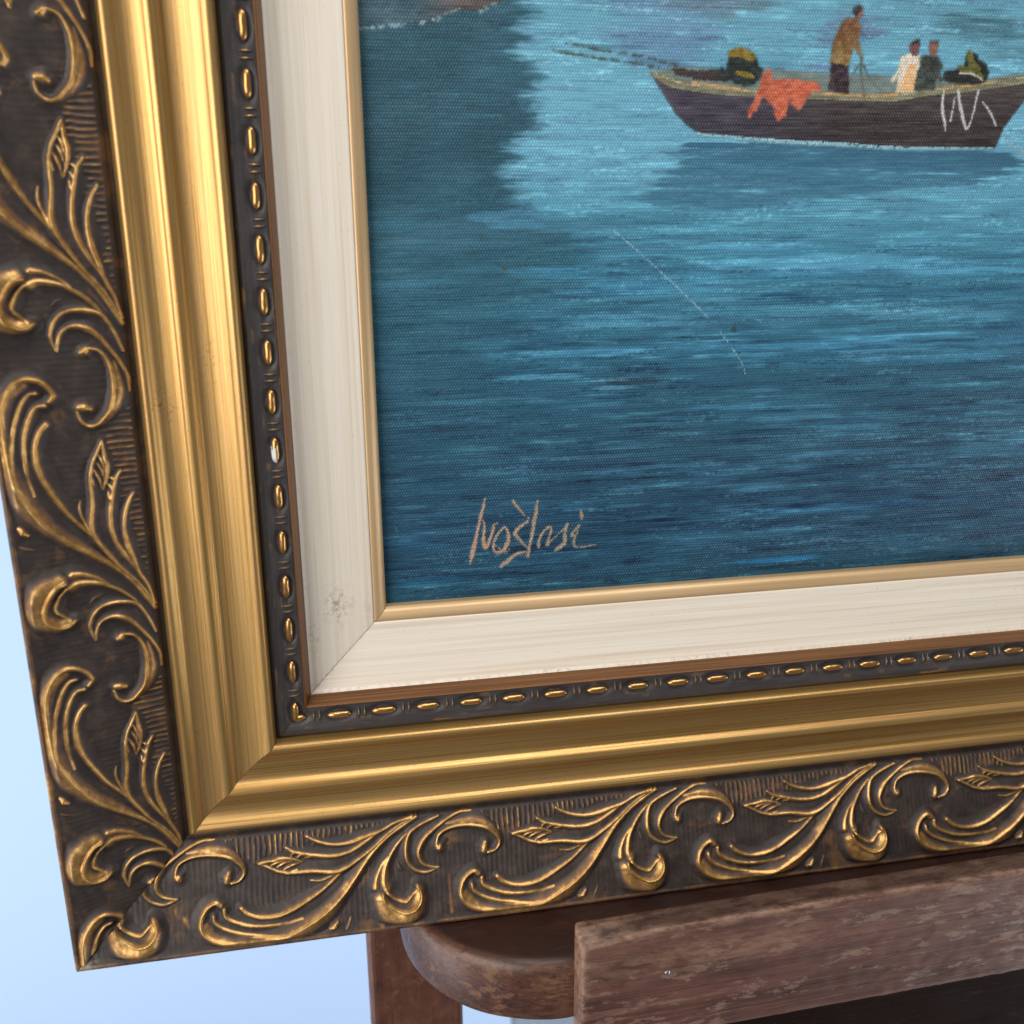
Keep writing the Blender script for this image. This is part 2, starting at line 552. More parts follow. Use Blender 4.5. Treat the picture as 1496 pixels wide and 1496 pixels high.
def lump_mesh(name, L, W, Hh, s0, h0, pw=4.0, n=16, m=10, g_lo=.35, g_hi=.7, seed=0):
    """half-buried elongated bead, long axis along t"""
    u = np.linspace(-1, 1, n)
    a = np.linspace(0, math.pi, m)
    U, A = np.meshgrid(u, a, indexing='ij')
    r = (1 - np.abs(U) ** pw) ** 0.6
    T = U * L
    S = s0 + np.cos(A) * r * W
    Z = h0 - 0.25 + np.sin(A) * r * Hh
    Z = Z + 0.13 * vnoise(T, S, 1.5, 0.9, seed) * r
    g = sstep(g_lo, g_hi, np.sin(A) * r)
    return make_mesh(name, loc3(T, S, Z).reshape(-1, 3), grid_faces(n, m), {"gild": g})


bead_meshes = [lump_mesh("bead", 4.3 + .15 * (k % 3), 1.35, 1.7, BEAD_S, float(strip_h(BEAD_S)) - .2, seed=k) for k in range(4)]
ring_mesh = lump_mesh("ring", .55, 2.3, .75, BEAD_S, float(strip_h(BEAD_S)), pw=2.0, g_lo=.75, g_hi=1.1, seed=21)


def sub(parent, name, me, mat, upright, t):
    """a sub-part at distance t along a rail; clipped at the mitre when it reaches it"""
    s_all = np.empty(len(me.vertices) * 3, np.float32)
    me.vertices.foreach_get("co", s_all)
    c = s_all.reshape(-1, 3)
    tt, ss = c[:, 0] / MM + t, -c[:, 2] / MM
    d = (ss - tt) if upright else (tt + ss)
    if d.max() <= GAP:
        return None
    if d.min() < GAP:
        me = mitre_clip(me.copy(), upright, t)
    o = link(name, me, mat)
    o.parent = parent
    # parent carries the rail's turn; the child only shifts along the rail
    o.location = (t * MM, 0, 0)
    return o


for up in (True, False):
    for k, tb in enumerate(BEADS[up]):
        me = bead_meshes[k % 4]
        if up and k == 6:                           # the bead with the broken plaster corner
            me = bead_meshes[1].copy()
            me.materials.clear()
            me.materials.append(M_BEAD)
            me.materials.append(M_CHIP)
            for p in me.polygons:
                if p.center.x > -0.0008 + 0.0007 * math.sin(p.center.z * 9000) and p.center.z < -(BEAD_S - 0.35) * MM:
                    p.material_index = 1
        o = sub(STRIP[up], "bead", me, M_BEAD, up, tb)
        if o is not None and up and k == 6:
            o["label"] = "gold bead with white plaster chip"
        for dt in (-1.05, 1.05):
            sub(STRIP[up], "ring", ring_mesh, M_BEAD, up, tb + PITCH / 2 + dt)

# ---- carved outer moulding
STROKES = [
 ('curled_leaf', 'mound', (2.0, 4.5, 1.5), (1.2, 2.2, 0.5), 0.62, [(-68.4, 105.1), (-64.1, 109.9), (-54.3, 112.7), (-45.5, 112.7), (-37.7, 110.7), (-29.7, 107.3), (-22.8, 102.3), (-17.2, 96.6), (-11.4, 90.2)]),
 ('volute', 'mound', (0.5, 2.3, 0.8), (0.5, 1.6, 0.6), 0.6, [(19.5, 80.4), (24.5, 79.8), (28.9, 79.9), (33.3, 81.2), (36.5, 83.3), (38.5, 85.7)]),
 ('bud', 'mound', (3.2, 4.6, 2.2), (1.8, 3.2, 1.6), 0.85, [(-6.3, 103.1), (-4.9, 106.5), (-1.6, 109.3), (2.4, 110.1), (5.7, 108.2), (7.6, 105.0), (7.6, 101.7)]),
 ('curled_leaf', 'mound', (1.5, 4.2, 2.0), (0.3, 0.9, 0.5), 0.08, [(-64.3, 103.3), (-57.6, 106.4), (-49.4, 106.8), (-41.1, 106.0), (-33.3, 104.0), (-25.9, 100.3), (-20.4, 96.2)]),
 ('feather_leaf', 'mound', (1.0, 3.4, 1.2), (0.2, 0.9, 0.4), 0.1, [(-33.4, 89.0), (-26.9, 89.4), (-20.4, 88.9), (-13.7, 86.1), (-8.1, 82.9), (-2.6, 80.5)]),
 ('seed', 'mound', (0.9, 1.35, 0.9), (1.0, 1.7, 1.0), 0.8, [(-22.5, 109.4), (-23.7, 110.4), (-24.9, 111.3)]),
 ('curled_leaf', 'ridge', (1.0, 1.5, 0.7), (1.8, 2.4, 0.9), 1, [(-63.0, 98.6), (-64.8, 97.5), (-67.7, 98.9), (-69.7, 101.8), (-70.0, 104.9), (-67.7, 108.0), (-62.3, 110.4), (-54.2, 111.6), (-46.0, 111.5), (-38.9, 110.0), (-31.7, 107.4), (-24.9, 103.8), (-19.3, 99.3), (-15.0, 94.5), (-10.6, 89.4), (-6.4, 85.4), (-1.4, 81.8), (4.2, 78.9), (8.4, 76.9)]),
 ('curled_leaf', 'ridge', (0.7, 0.9, 0.5), (1.3, 1.5, 0.6), 1, [(-65.7, 102.0), (-65.2, 104.0), (-62.6, 106.1), (-57.7, 108.1), (-51.6, 109.6), (-44.7, 110.2), (-38.2, 109.5)]),
 ('curled_leaf', 'ridge', (0.8, 0.9, 0.5), (1.6, 1.5, 0.6), 1, [(-61.8, 100.2), (-61.4, 102.5), (-58.1, 104.6), (-52.6, 106.4), (-45.7, 107.1), (-39.9, 106.8), (-34.7, 105.9)]),
 ('curled_leaf', 'ridge', (0.9, 1.2, 0.6), (1.2, 2.0, 0.8), 1, [(-55.9, 100.6), (-53.5, 102.6), (-49.2, 104.0), (-43.5, 104.0), (-37.7, 102.4), (-31.7, 99.9), (-27.0, 97.5), (-23.6, 95.3), (-19.7, 92.5)]),
 ('feather_leaf', 'ridge', (0.5, 1.0, 0.6), (1.0, 1.8, 0.8), 1, [(-49.1, 86.4), (-45.5, 88.2), (-42.4, 89.7), (-37.4, 90.7), (-30.3, 90.9), (-23.3, 91.9), (-18.7, 91.2), (-13.2, 88.5), (-7.7, 85.3), (-2.7, 81.7), (2.9, 78.7), (7.0, 77.4)]),
 ('feather_leaf', 'ridge', (0.5, 0.8, 0.4), (1.0, 1.3, 0.4), 1, [(-49.1, 86.4), (-44.7, 86.1), (-41.4, 85.5), (-37.0, 86.4), (-33.9, 87.8)]),
 ('feather_leaf', 'ridge', (0.3, 0.6, 0.3), (0.6, 1.2, 0.4), 0.9, [(-44.8, 87.7), (-42.5, 86.7), (-39.6, 86.4)]),
 ('feather_leaf', 'ridge', (0.3, 0.6, 0.3), (0.6, 1.2, 0.4), 0.9, [(-42.6, 88.5), (-40.3, 87.3), (-37.1, 86.9)]),
 ('feather_leaf', 'ridge', (0.3, 0.6, 0.3), (0.6, 1.2, 0.4), 0.9, [(-40.5, 89.5), (-37.8, 88.4), (-34.3, 88.0)]),
 ('feather_leaf', 'ridge', (0.3, 0.5, 0.3), (0.5, 0.9, 0.3), 0.9, [(-39.9, 90.9), (-38.0, 90.3), (-35.7, 89.9)]),
 ('feather_leaf', 'ridge', (0.6, 1.0, 0.6), (1.0, 1.6, 0.8), 1, [(-39.2, 82.2), (-36.8, 83.7), (-31.8, 85.1), (-26.7, 86.2), (-21.5, 86.5), (-16.2, 85.6), (-10.8, 83.2), (-5.9, 80.5), (-0.4, 78.4)]),
 ('feather_leaf', 'ridge', (0.3, 0.6, 0.3), (0.5, 1.0, 0.4), 0.9, [(-37.6, 85.6), (-36.9, 84.4), (-35.5, 83.8)]),
 ('feather_leaf', 'ridge', (0.3, 0.6, 0.3), (0.5, 1.0, 0.4), 0.9, [(-35.4, 86.1), (-34.0, 85.1), (-32.4, 84.9)]),
 ('feather_leaf', 'ridge', (0.3, 0.6, 0.3), (0.5, 1.0, 0.4), 0.9, [(-32.8, 86.4), (-30.9, 86.0), (-30.2, 85.4)]),
 ('feather_leaf', 'ridge', (0.6, 1.0, 0.5), (0.9, 1.5, 0.7), 1, [(-31.6, 79.3), (-28.8, 81.0), (-24.4, 82.5), (-19.9, 83.0), (-14.7, 82.5), (-9.3, 81.1), (-4.6, 80.0), (0.2, 78.2), (7.0, 76.7)]),
 ('feather_leaf', 'ridge', (0.3, 0.7, 0.4), (0.4, 0.9, 0.5), 0.9, [(-31.2, 94.4), (-27.4, 94.7), (-23.4, 93.6), (-19.7, 92.5)]),
 ('crescent_leaf', 'ridge', (0.5, 0.9, 0.4), (0.8, 1.5, 0.6), 1, [(16.7, 77.5), (11.9, 79.0), (8.0, 80.6), (5.4, 82.4), (4.1, 85.8), (3.8, 89.7), (4.9, 92.9), (7.5, 95.2), (10.7, 96.3), (13.4, 95.9), (15.5, 95.3)]),
 ('crescent_leaf', 'ridge', (0.4, 1.0, 0.4), (0.5, 1.7, 0.6), 1, [(29.1, 77.1), (24.7, 77.1), (20.2, 78.7), (16.2, 80.8), (12.1, 83.4), (9.5, 86.1), (8.4, 89.3), (9.1, 92.1), (10.8, 93.8), (13.5, 94.8), (15.7, 95.2)]),
 ('crescent_leaf', 'ridge', (0.2, 0.5, 0.2), (0.3, 0.7, 0.3), 0.25, [(0.4, 91.4), (1.3, 93.7), (2.8, 95.6)]),
 ('volute', 'ridge', (0.5, 1.0, 0.5), (1.2, 2.0, 1.3), 1, [(15.3, 86.5), (16.2, 84.1), (18.2, 82.5), (21.6, 81.4), (26.1, 81.1), (30.5, 81.5), (34.3, 82.7), (36.9, 84.8), (38.7, 87.0), (38.8, 89.3), (37.0, 91.2), (34.4, 91.8)]),
 ('volute', 'ridge', (1.2, 1.5, 1.2), (1.5, 1.9, 1.5), 1, [(15.7, 87.5), (16.2, 88.1), (16.4, 88.5)]),
 ('volute', 'ridge', (1.0, 1.4, 1.2), (1.3, 1.8, 1.5), 1, [(33.6, 88.4), (33.1, 89.7), (32.8, 91.0)]),
 ('bud', 'ridge', (0.8, 1.1, 0.9), (2.5, 3.3, 2.6), 1, [(-5.6, 100.9), (-4.7, 103.3), (-1.4, 105.9), (2.3, 107.3), (5.9, 106.5), (8.2, 104.0), (8.4, 101.3), (7.2, 99.7)]),
 ('bud', 'ridge', (0.7, 1.0, 0.5), (2.0, 2.0, 1.3), 0.9, [(-3.7, 100.9), (-1.2, 103.2), (2.5, 104.7), (4.7, 103.4), (6.8, 101.1)]),
 ('bud', 'ridge', (0.5, 0.9, 1.6), (0.7, 1.5, 1.9), 1, [(5.7, 81.7), (2.9, 83.6), (-0.0, 86.3), (-2.4, 89.6), (-4.0, 92.9), (-4.7, 97.3), (-3.9, 99.6)]),
 ('bud', 'ridge', (0.4, 0.8, 1.5), (0.6, 1.2, 1.8), 0.85, [(-2.9, 89.2), (-5.4, 92.2), (-7.4, 96.0), (-7.9, 98.9)]),
 ('seed', 'ridge', (0.3, 0.5, 0.3), (0.3, 0.6, 0.3), 0.6, [(-17.5, 108.2), (-18.8, 111.4), (-20.5, 113.4)]),
]
PERIOD = 93.25
BUDS = {True: [71.7 - PERIOD * k for k in range(-1, 5)], False: [-2.0 + PERIOD * k for k in range(-1, 6)]}


def orn_h(s):
    return np.interp(s, [74.7, 75.3, 76.0, 76.6, 77.4, 84, 92, 100, 108, 111.8, 112.8, 113.6, 114.6, 115.0],
                     [16.4, 16.7, 17.0, 18.3, 19.2, 21.6, 24.4, 27.3, 30.3, 31.8, 32.3, 32.9, 32.6, 31.6])


MOULD = {}
for up in (True, False):
    lo, hi = (-LEN_UP, 115.4) if up else (-115.4, LEN_SIDE)
    t = np.arange(lo, hi, 0.38)
    s = np.concatenate([np.arange(74.7, 77.6, .2), np.arange(77.6, 112, .5), np.arange(112, 115.01, .25)])
    T, S = np.meshgrid(t, s, indexing='ij')
    H = orn_h(S)
    ph = (T - BUDS[up][0]) % PERIOD                       # 0 at the bud
    # transverse ribbing of the ground: crisp short ribs by the inner edge, faint ones elsewhere
    wig = 0.35 * vnoise(T, S, 4, 5, 11)
    rid = np.abs(np.sin(math.pi * (T + wig) / 1.95)) ** 0.8
    rid = 1 - rid
    length = np.where(ph > 36, 8.5 - 6.5 * np.clip((ph - 40) / 40, 0, 1), 1.5)
    length = length + 1.6 * vnoise(T, S * 0, 1.95, 1, 13)
    inner = sstep(77.2, 77.9, S) * (1 - sstep(length - .8, length + .5, S - 77.4)) * (ph > 33)
    outer = sstep(79, 84, S) * (1 - sstep(109, 112.5, S))
    H = H + rid ** 2 * (0.75 * inner + 0.30 * outer * (0.5 + 0.5 * vnoise(T, S, 12, 9, 17)))
    H = H + 0.06 * vnoise(T, S, 5, 4, 19) + 0.12 * vnoise(T, S, 22, 14, 23) * sstep(77, 82, S) * (1 - sstep(110, 112, S))
    gild = 1.15 * rid ** 2 * inner * (0.8 + 0.5 * vnoise(T, S, 2, 3, 29))
    gild = np.maximum(gild, 0.40 * sstep(112.6, 113.3, S) * (0.8 + 0.5 * vnoise(T, S, 6, 2, 31)))
    gild = np.maximum(gild, 0.06 + 0.16 * sstep(.3, .9, vnoise(T, S, 11, 5, 33)))
    # a few rubbed marks across the ground
    if not up:
        for (ta, sa, ta2, sa2, wd) in ((-11.5, 100.5, -8.5, 113, 1.1), (17.3, 98.5, 17.6, 111, .7), (-80.5, 99.5, -73.5, 106.5, 1.3)):
            u = np.clip(((T - ta) * (ta2 - ta) + (S - sa) * (sa2 - sa)) / ((ta2 - ta) ** 2 + (sa2 - sa) ** 2), 0, 1)
            d = np.hypot(T - ta - u * (ta2 - ta), S - sa - u * (sa2 - sa))
            gild = np.maximum(gild, 0.62 * np.exp(-(d / wd) ** 2) * (0.8 + 0.6 * vnoise(T, S, .7, 3, 37)))
    nt, ns = T.shape
    # side and back of the moulding
    back = [(115.0, 24.0), (115.0, 5.0), (115.0, -12.0), (80.0, -12.0), (2.0, -12.0)]
    T2 = np.concatenate([T, np.repeat(t[:, None], len(back), 1)], 1)
    S2 = np.concatenate([S, np.repeat(np.array([b[0] for b in back])[None], nt, 0)], 1)
    H2 = np.concatenate([H, np.repeat(np.array([b[1] for b in back])[None], nt, 0)], 1)
    G2 = np.concatenate([gild, np.full((nt, len(back)), 0.3)], 1)
    me = make_mesh("carved_moulding", loc3(T2, S2, H2).reshape(-1, 3), grid_faces(nt, ns + len(back)), {"gild": G2, "gesso": np.where(up, 0.0, 1.0) * np.exp(-(np.hypot(T2 + 111.5, S2 - 113.0) / 3.6) ** 2) + np.exp(-(np.hypot(T2 - (114.0 if up else -114.0), S2 - 114.5) / 1.8) ** 2)})
    mitre_clip(me, up)
    MOULD[up] = place(link("carved_moulding", me, M_PATINA, FRAME), up)


def curve_samples(pts, w, h, step=0.22):
    P = np.array(pts, float)
    n = len(P)
    u = np.linspace(0, 1, n)
    W = np.interp(u, [0, .5, 1], w)
    Hh = np.interp(u, [0, .5, 1], h)
    return spline(np.column_stack([P, W, Hh]), step)


CUT = 0.14


def relief_mesh(name):
    strokes = [q for q in STROKES if q[0] == name]
    sam = [(q, curve_samples(q[5], q[2], q[3])) for q in strokes]
    allp = np.vstack([c for _, c in sam])
    t0, t1 = allp[:, 0].min() - 6, allp[:, 0].max() + 6
    s0, s1 = max(76.2, allp[:, 1].min() - 6), min(114.2, allp[:, 1].max() + 6)
    d = 0.27
    t = np.arange(t0, t1, d)
    s = np.arange(s0, s1, d)
    T, S = np.meshgrid(t, s, indexing='ij')
    R = np.zeros_like(T)
    G = np.zeros_like(T)
    for q, c in sam:
        wmax = c[:, 2].max()
        ti = np.where((t > c[:, 0].min() - 4 * wmax) & (t < c[:, 0].max() + 4 * wmax))[0]
        si = np.where((s > c[:, 1].min() - 4 * wmax) & (s < c[:, 1].max() + 4 * wmax))[0]
        if not len(ti) or not len(si):
            continue
        sl = (slice(ti[0], ti[-1] + 1), slice(si[0], si[-1] + 1))
        tt, ss = T[sl].ravel(), S[sl].ravel()
        best = np.full(len(tt), 1e9)
        bi = np.zeros(len(tt), int)
        for a in range(0, len(tt), 4000):
            D = (tt[a:a + 4000, None] - c[None, :, 0]) ** 2 + (ss[a:a + 4000, None] - c[None, :, 1]) ** 2
            bi[a:a + 4000] = D.argmin(1)
            best[a:a + 4000] = np.sqrt(D.min(1))
        w, hh = c[bi, 2], 1.25 * c[bi, 3]
        x = best / w
        if q[1] == 'ridge':
            x = x / 0.80
            crest = np.exp(-1.35 * (np.sqrt(x * x + .04) - .2))
            p = 0.54 * crest + 0.46 * np.exp(-(x / 2.5) ** 2)
            gg = q[4] * (0.82 * sstep(.48, .84, p) + 0.18 * sstep(.25, .5, p))
        else:
            p = np.exp(-(x / 0.95) ** 2)
            gg = 0.9 * q[4] * sstep(.25, .9, p)
        r = (hh * p).reshape(T[sl].shape)
        gg = gg.reshape(T[sl].shape)
        if q[1] == 'mound':
            R[sl] = np.maximum(R[sl], r)
        else:                                  # ridges ride on top of the mounds
            R[sl] = np.where(R[sl] > r, R[sl] + 0.35 * r, r + 0.35 * R[sl])
        G[sl] = np.maximum(G[sl], gg)
    R = R * (1 - 0.97 * sstep(110.2, 113.4, S))
    R = R + 0.05 * vnoise(T, S, 1.4, 1.4, 41) * (R > .2)
    G = G * (0.9 + 0.25 * vnoise(T, S, 6, 5, 43))
    keep = R > CUT
    cell = keep[:-1, :-1] | keep[1:, :-1] | keep[:-1, 1:] | keep[1:, 1:]
    F = grid_faces(len(t), len(s))[cell.ravel()]
    used, inv = np.unique(F, return_inverse=True)
    F = inv.reshape(F.shape)
    V = loc3(T, S, orn_h(S) + R - CUT - 0.05).reshape(-1, 3)[used]
    return make_mesh(name, V, F, {"gild": G.ravel()[used]})


for el in ("curled_leaf", "feather_leaf", "crescent_leaf", "volute", "bud", "seed"):
    rm = relief_mesh(el)
    for up in (True, False):
        for tb in BUDS[up]:
            if (up and tb < -LEN_UP + 60) or (not up and tb > LEN_SIDE - 40):
                continue
            sub(MOULD[up], el, rm, M_PATINA, up, tb)

PAINT = {
 'rock': [[(-4.27,208.12),(52.21,209.89),(46.12,203.75),(45.44,202.94),(41.4,201.63),(40.04,199.99),(37.37,200.12),(32.5,200.39),(27.17,198.66),(23.6,196.98),(16.58,196.01),(7.86,195.01),(0.06,193.83),(-5.09,193.32)]],
 'foam': [[(0.07,194.03),(7.86,195.01),(16.58,196.01),(23.6,196.98),(27.17,198.66),(32.5,200.39)],[(38.7,199.96),(41.4,201.43),(45.44,202.94)]],
 'hull': [[(96.85,183.3),(98.14,180.76),(101.18,176.74),(106.06,170.08),(113.96,164.22),(126.77,163.19),(144.93,161.73),(186.58,159.89),(229.34,159.85),(231.72,166.68),(238.71,176.06),(249.67,184.74),(249.31,187.02),(237.57,183.63),(224.89,181.61),(212.25,180.28),(199.47,178.97),(187.16,177.0),(171.4,176.79),(158.92,177.07),(143.86,176.87),(131.96,177.59),(119.97,178.29),(108.13,179.42)]],
 'inside': [[(96.85,183.3),(105.0,184.93),(113.51,184.86),(122.61,184.59),(143.3,184.74),(161.41,184.17),(186.46,183.48),(205.35,183.56),(224.61,183.65),(237.4,184.77),(250.63,187.5),(237.67,182.94),(224.96,181.15),(212.34,179.6),(199.55,178.29),(187.23,176.32),(171.48,175.9),(158.98,176.41),(143.9,176.21),(132.0,176.93),(120.01,177.64),(108.16,178.77),(98.15,180.34)]],
 'inside_dark': [[(103.73,184.7),(113.71,184.0),(121.38,184.13),(124.54,180.65),(113.84,181.01),(105.57,182.42)]],
 'gunwale': [[(97.35,182.88,1.54),(102.74,180.62,2.56),(108.13,179.42,2.82),(119.98,178.08,2.82),(131.97,177.37,2.56),(143.87,176.65,2.56),(158.96,176.63,2.31),(171.44,176.35,2.31),(187.21,176.55,2.56),(199.52,178.52,2.82),(212.31,179.83,3.08),(224.93,181.38,3.08),(237.6,183.4,3.08),(249.45,186.11,3.08)]],
 'gun_orange': [[(111.52,180.2,0.74),(117.46,179.61,0.86),(124.64,178.83,0.86),(131.29,178.03,0.74)],[(159.64,177.34,0.73),(170.78,176.96,0.73),(182.03,176.84,0.85),(188.26,177.46,0.85)],[(205.84,179.58,0.49),(215.39,180.53,0.49),(223.69,181.62,0.49)]],
 'bundle_a': [[(123.42,184.79),(124.12,188.41),(126.92,191.29),(131.09,191.12),(134.24,188.61),(136.6,184.5),(135.9,181.35),(132.42,179.2),(126.97,179.91),(122.67,182.18),(120.26,182.92),(119.87,184.73)]],
 'bundle_a_top': [[(125.24,189.46,2.47),(128.18,190.03,3.09),(132.44,188.57,2.78)],[(127.36,183.56,1.23),(131.0,182.84,1.85),(133.43,182.36,1.23)]],
 'cloth': [[(139.02,185.18),(141.26,181.76),(147.29,181.85),(157.51,181.14),(158.75,178.52),(154.77,177.14),(151.17,170.9),(149.0,172.65),(147.75,175.73),(145.42,168.62),(143.18,168.6),(140.85,173.0),(138.1,176.48),(135.12,171.18),(132.56,168.68),(133.0,172.91),(135.48,178.19),(137.14,183.42)]],
 'man_torso': [[(165.77,201.3),(170.28,201.78),(171.75,199.15),(171.59,194.52),(173.62,189.37),(173.04,189.0),(169.95,192.41),(168.67,186.41),(161.75,187.07),(161.91,192.25),(162.92,195.87),(164.3,199.48)]],
 'man_trousers': [[(161.85,187.33),(168.34,186.66),(169.03,182.48),(169.51,177.32),(165.47,177.58),(161.39,178.42),(161.84,183.94)]],
 'man_head': [[(168.28,203.66),(168.77,204.94),(170.51,205.75),(172.07,205.28),(172.45,203.26),(171.5,201.81),(169.99,201.67),(169.28,202.67)]],
 'man_face': [[(170.7,203.72),(172.24,204.17),(172.48,203.0),(171.64,201.61),(170.3,201.57)]],
 'net': [[(173.34,189.11,0.98),(173.07,186.75,0.85),(174.07,181.51,0.61),(175.52,176.22,0.43),(176.09,173.56,0.31)],[(173.0,187.53,0.61),(171.25,185.15,0.49),(169.7,181.97,0.37)],[(173.82,187.29,0.61),(176.76,182.61,0.43),(178.84,180.52,0.37),(181.51,178.86,0.31)]],
 'white_body': [[(189.36,190.36),(192.42,191.05),(195.65,190.32),(195.51,186.09),(194.61,181.83),(194.83,178.19),(187.25,178.09),(187.8,181.72),(188.15,185.97),(187.57,183.84),(186.13,180.9),(185.42,182.21),(187.46,185.95),(188.06,189.65)]],
 'white_low': [[(191.55,187.61),(194.13,187.13),(194.78,178.62),(190.67,178.56),(188.97,179.61),(190.14,183.35)]],
 'white_head': [[(191.21,192.33),(191.42,194.33),(193.2,195.25),(194.98,195.03),(195.03,192.94),(194.39,190.3),(192.85,190.01),(191.61,191.03)]],
 'white_hair': [[(191.46,194.01),(193.18,195.36),(194.92,195.55),(195.13,193.2),(193.97,193.96),(192.25,193.66)]],
 'dark_body': [[(195.55,190.06),(198.78,190.49),(202.49,190.19),(204.25,187.31),(204.19,185.18),(205.03,181.99),(203.94,181.97),(202.79,183.56),(202.37,179.15),(194.33,178.72),(194.61,182.89),(195.44,185.56)]],
 'dark_head': [[(198.74,192.49),(198.6,194.69),(200.12,195.14),(202.15,195.08),(202.14,193.09),(201.35,190.17),(199.33,190.13)]],
 'dark_hair': [[(198.58,193.8),(198.75,195.01),(202.14,195.19),(202.2,193.61),(201.21,194.01),(199.88,194.51)]],
 'bundle_b': [[(210.83,185.83),(213.18,187.47),(213.41,190.67),(215.47,192.04),(217.9,190.76),(218.43,189.17),(221.57,188.43),(223.28,185.5),(222.74,182.8),(219.86,181.03),(208.82,181.4),(205.49,182.42),(205.65,185.21),(208.94,185.53)]],
 'bundle_b_top': [[(214.62,191.23,2.14),(215.61,188.58,2.75),(217.9,185.95,3.36)],[(211.4,186.37,1.83),(216.68,185.39,2.75),(220.13,183.84,1.83)]],
 'cords': [[(206.13,178.78,0.61),(206.09,173.9,0.85),(207.47,169.01,0.85),(208.51,165.83,0.49)],[(210.71,176.67,0.43),(210.29,172.32,0.49),(209.95,168.92,0.31)],[(211.69,179.12,0.61),(213.66,172.9,0.98),(216.44,166.61,0.85),(218.2,169.1,0.49),(219.28,175.69,0.49),(219.78,179.24,0.37)],[(221.92,175.45,0.31),(225.36,171.93,0.43),(228.66,167.26,0.31)],[(211.61,184.77,0.31),(216.79,184.59,0.37),(220.92,182.77,0.24)]],
 'mooring': [[(66.6,192.02,0.86),(78.95,189.79,0.86),(93.22,188.07,0.86),(106.03,185.51,0.74)],[(62.45,189.21,0.74),(75.04,187.71,0.99),(90.41,185.99,1.11),(99.67,184.63,0.86)]],
 'mooring_b': [[(231.5,163.82,0.72),(236.45,160.56,0.92),(241.94,157.75,0.92),(249.41,153.47,0.92)]],
 'waterline': [[(113.98,163.77,1.03),(126.79,162.75,1.28),(144.95,161.51,1.54),(165.8,160.71,1.54),(186.61,159.66,1.28),(208.87,159.53,1.03),(229.37,159.62,0.77)]],
 'scratch': [[(84.51,132.5,0.77),(95.96,123.33,0.77),(111.75,109.76,1.03),(123.49,98.77,1.03),(134.04,85.99,1.28),(137.12,79.53,1.03)]],
 'reflection': [[(109.58,162.2),(233.96,158.93),(242.02,154.19),(238.25,148.9),(188.78,144.21),(149.01,141.07),(120.77,137.51),(98.01,138.58),(92.91,143.15),(106.2,153.5)]],
 'signature': [[(37.91,38.43,0.3),(37.3,35.21,0.83),(36.3,31.81,0.9),(34.47,23.78,0.98),(33.03,18.0,1.58),(32.41,15.28,0.94),(31.91,13.03,0.23)],[(36.73,30.23,0.19),(37.55,27.86,0.6),(37.09,22.82,0.98),(37.67,19.05,1.28),(39.54,22.26,0.83),(40.65,25.71,0.75),(41.13,27.82,0.75),(42.27,28.25,0.45)],[(44.9,26.67,0.38),(42.21,23.65,0.83),(40.84,20.21,0.83),(41.18,17.42,0.6),(43.27,17.08,0.98),(45.58,19.09,1.36),(46.58,22.96,1.06),(45.85,25.95,0.53),(44.9,26.67,0.3)],[(41.78,19.75,0.23),(44.04,17.62,0.3),(46.33,17.06,0.23),(46.92,19.0,0.15)],[(48.48,36.37,0.83),(49.91,34.24,0.75),(51.03,32.82,0.53),(52.73,30.77,0.34),(54.25,29.42,0.23)],[(53.94,28.35,0.53),(51.76,26.93,0.98),(49.65,25.3,1.21),(49.14,23.57,1.13),(51.34,20.67,0.9),(53.44,18.07,0.38)],[(53.31,16.56,0.53),(49.77,15.94,0.9),(47.84,14.77,1.13),(45.9,13.12,1.43),(43.58,11.49,1.36)],[(57.6,35.98,0.53),(57.13,32.83,0.98),(56.55,29.36,1.28),(55.57,23.14,1.13),(54.4,18.47,0.9),(53.81,14.74,1.06)],[(57.95,18.03,0.83),(58.19,20.99,0.68),(60.39,24.4,0.68),(62.32,25.65,0.75),(62.71,23.85,0.75),(61.94,21.13,0.83),(61.36,18.59,1.06),(62.71,20.08,0.45),(65.62,22.47,0.23)],[(69.01,26.27,0.68),(67.94,24.69,0.53),(65.62,22.86,0.3)],[(68.7,26.02,0.75),(68.14,22.69,0.98),(67.89,19.13,1.28),(66.81,17.81,1.36),(64.47,16.38,0.9)],[(73.46,25.31,0.68),(72.22,24.01,0.75),(70.29,21.56,0.53),(72.05,21.64,0.83),(71.49,18.88,0.83),(72.48,17.01,0.6),(75.43,16.81,0.45),(78.19,17.14,0.38),(80.36,17.39,0.15)],[(73.19,24.74,0.45),(72.83,21.98,0.53)],[(74.29,31.17,0.75),(74.59,28.99,1.13),(74.72,27.88,0.83)]],
}



# ------------------------------------------------------------------ the painting
ART = thing("oil_painting", "oil painting on canvas of a dark fishing boat on blue water", "painting")
DX = 0.36
X0, Y0 = -3.0, -5.0
NX, NY = 850, 680
gx, gy = X0 + DX * np.arange(NX), Y0 + DX * np.arange(NY)
X, Y = np.meshgrid(gx, gy, indexing='ij')
H_CANVAS = -2.5


def lerp(a, b, f):
    return a * (1 - f) + b * f


def col(*c):
    return np.array(c, float)


# water, painted in sRGB values and turned to linear pigment at the end
ys = [0, 12, 30, 50, 70, 90, 108, 122, 136, 150, 170, 190, 210, 260]
cs = np.array([(38, 80, 98), (37, 75, 97), (39, 74, 97), (44, 82, 102), (48, 91, 111), (55, 106, 128), (62, 117, 138), (74, 134, 156), (92, 152, 174),
               (110, 168, 190), (118, 176, 198), (114, 172, 192), (108, 164, 182), (102, 156, 176)], float)
yy = Y + 1.5 * vnoise(X, Y, 30, 4, 51)
C = np.stack([np.interp(yy, ys, cs[:, i]) for i in range(3)], -1)
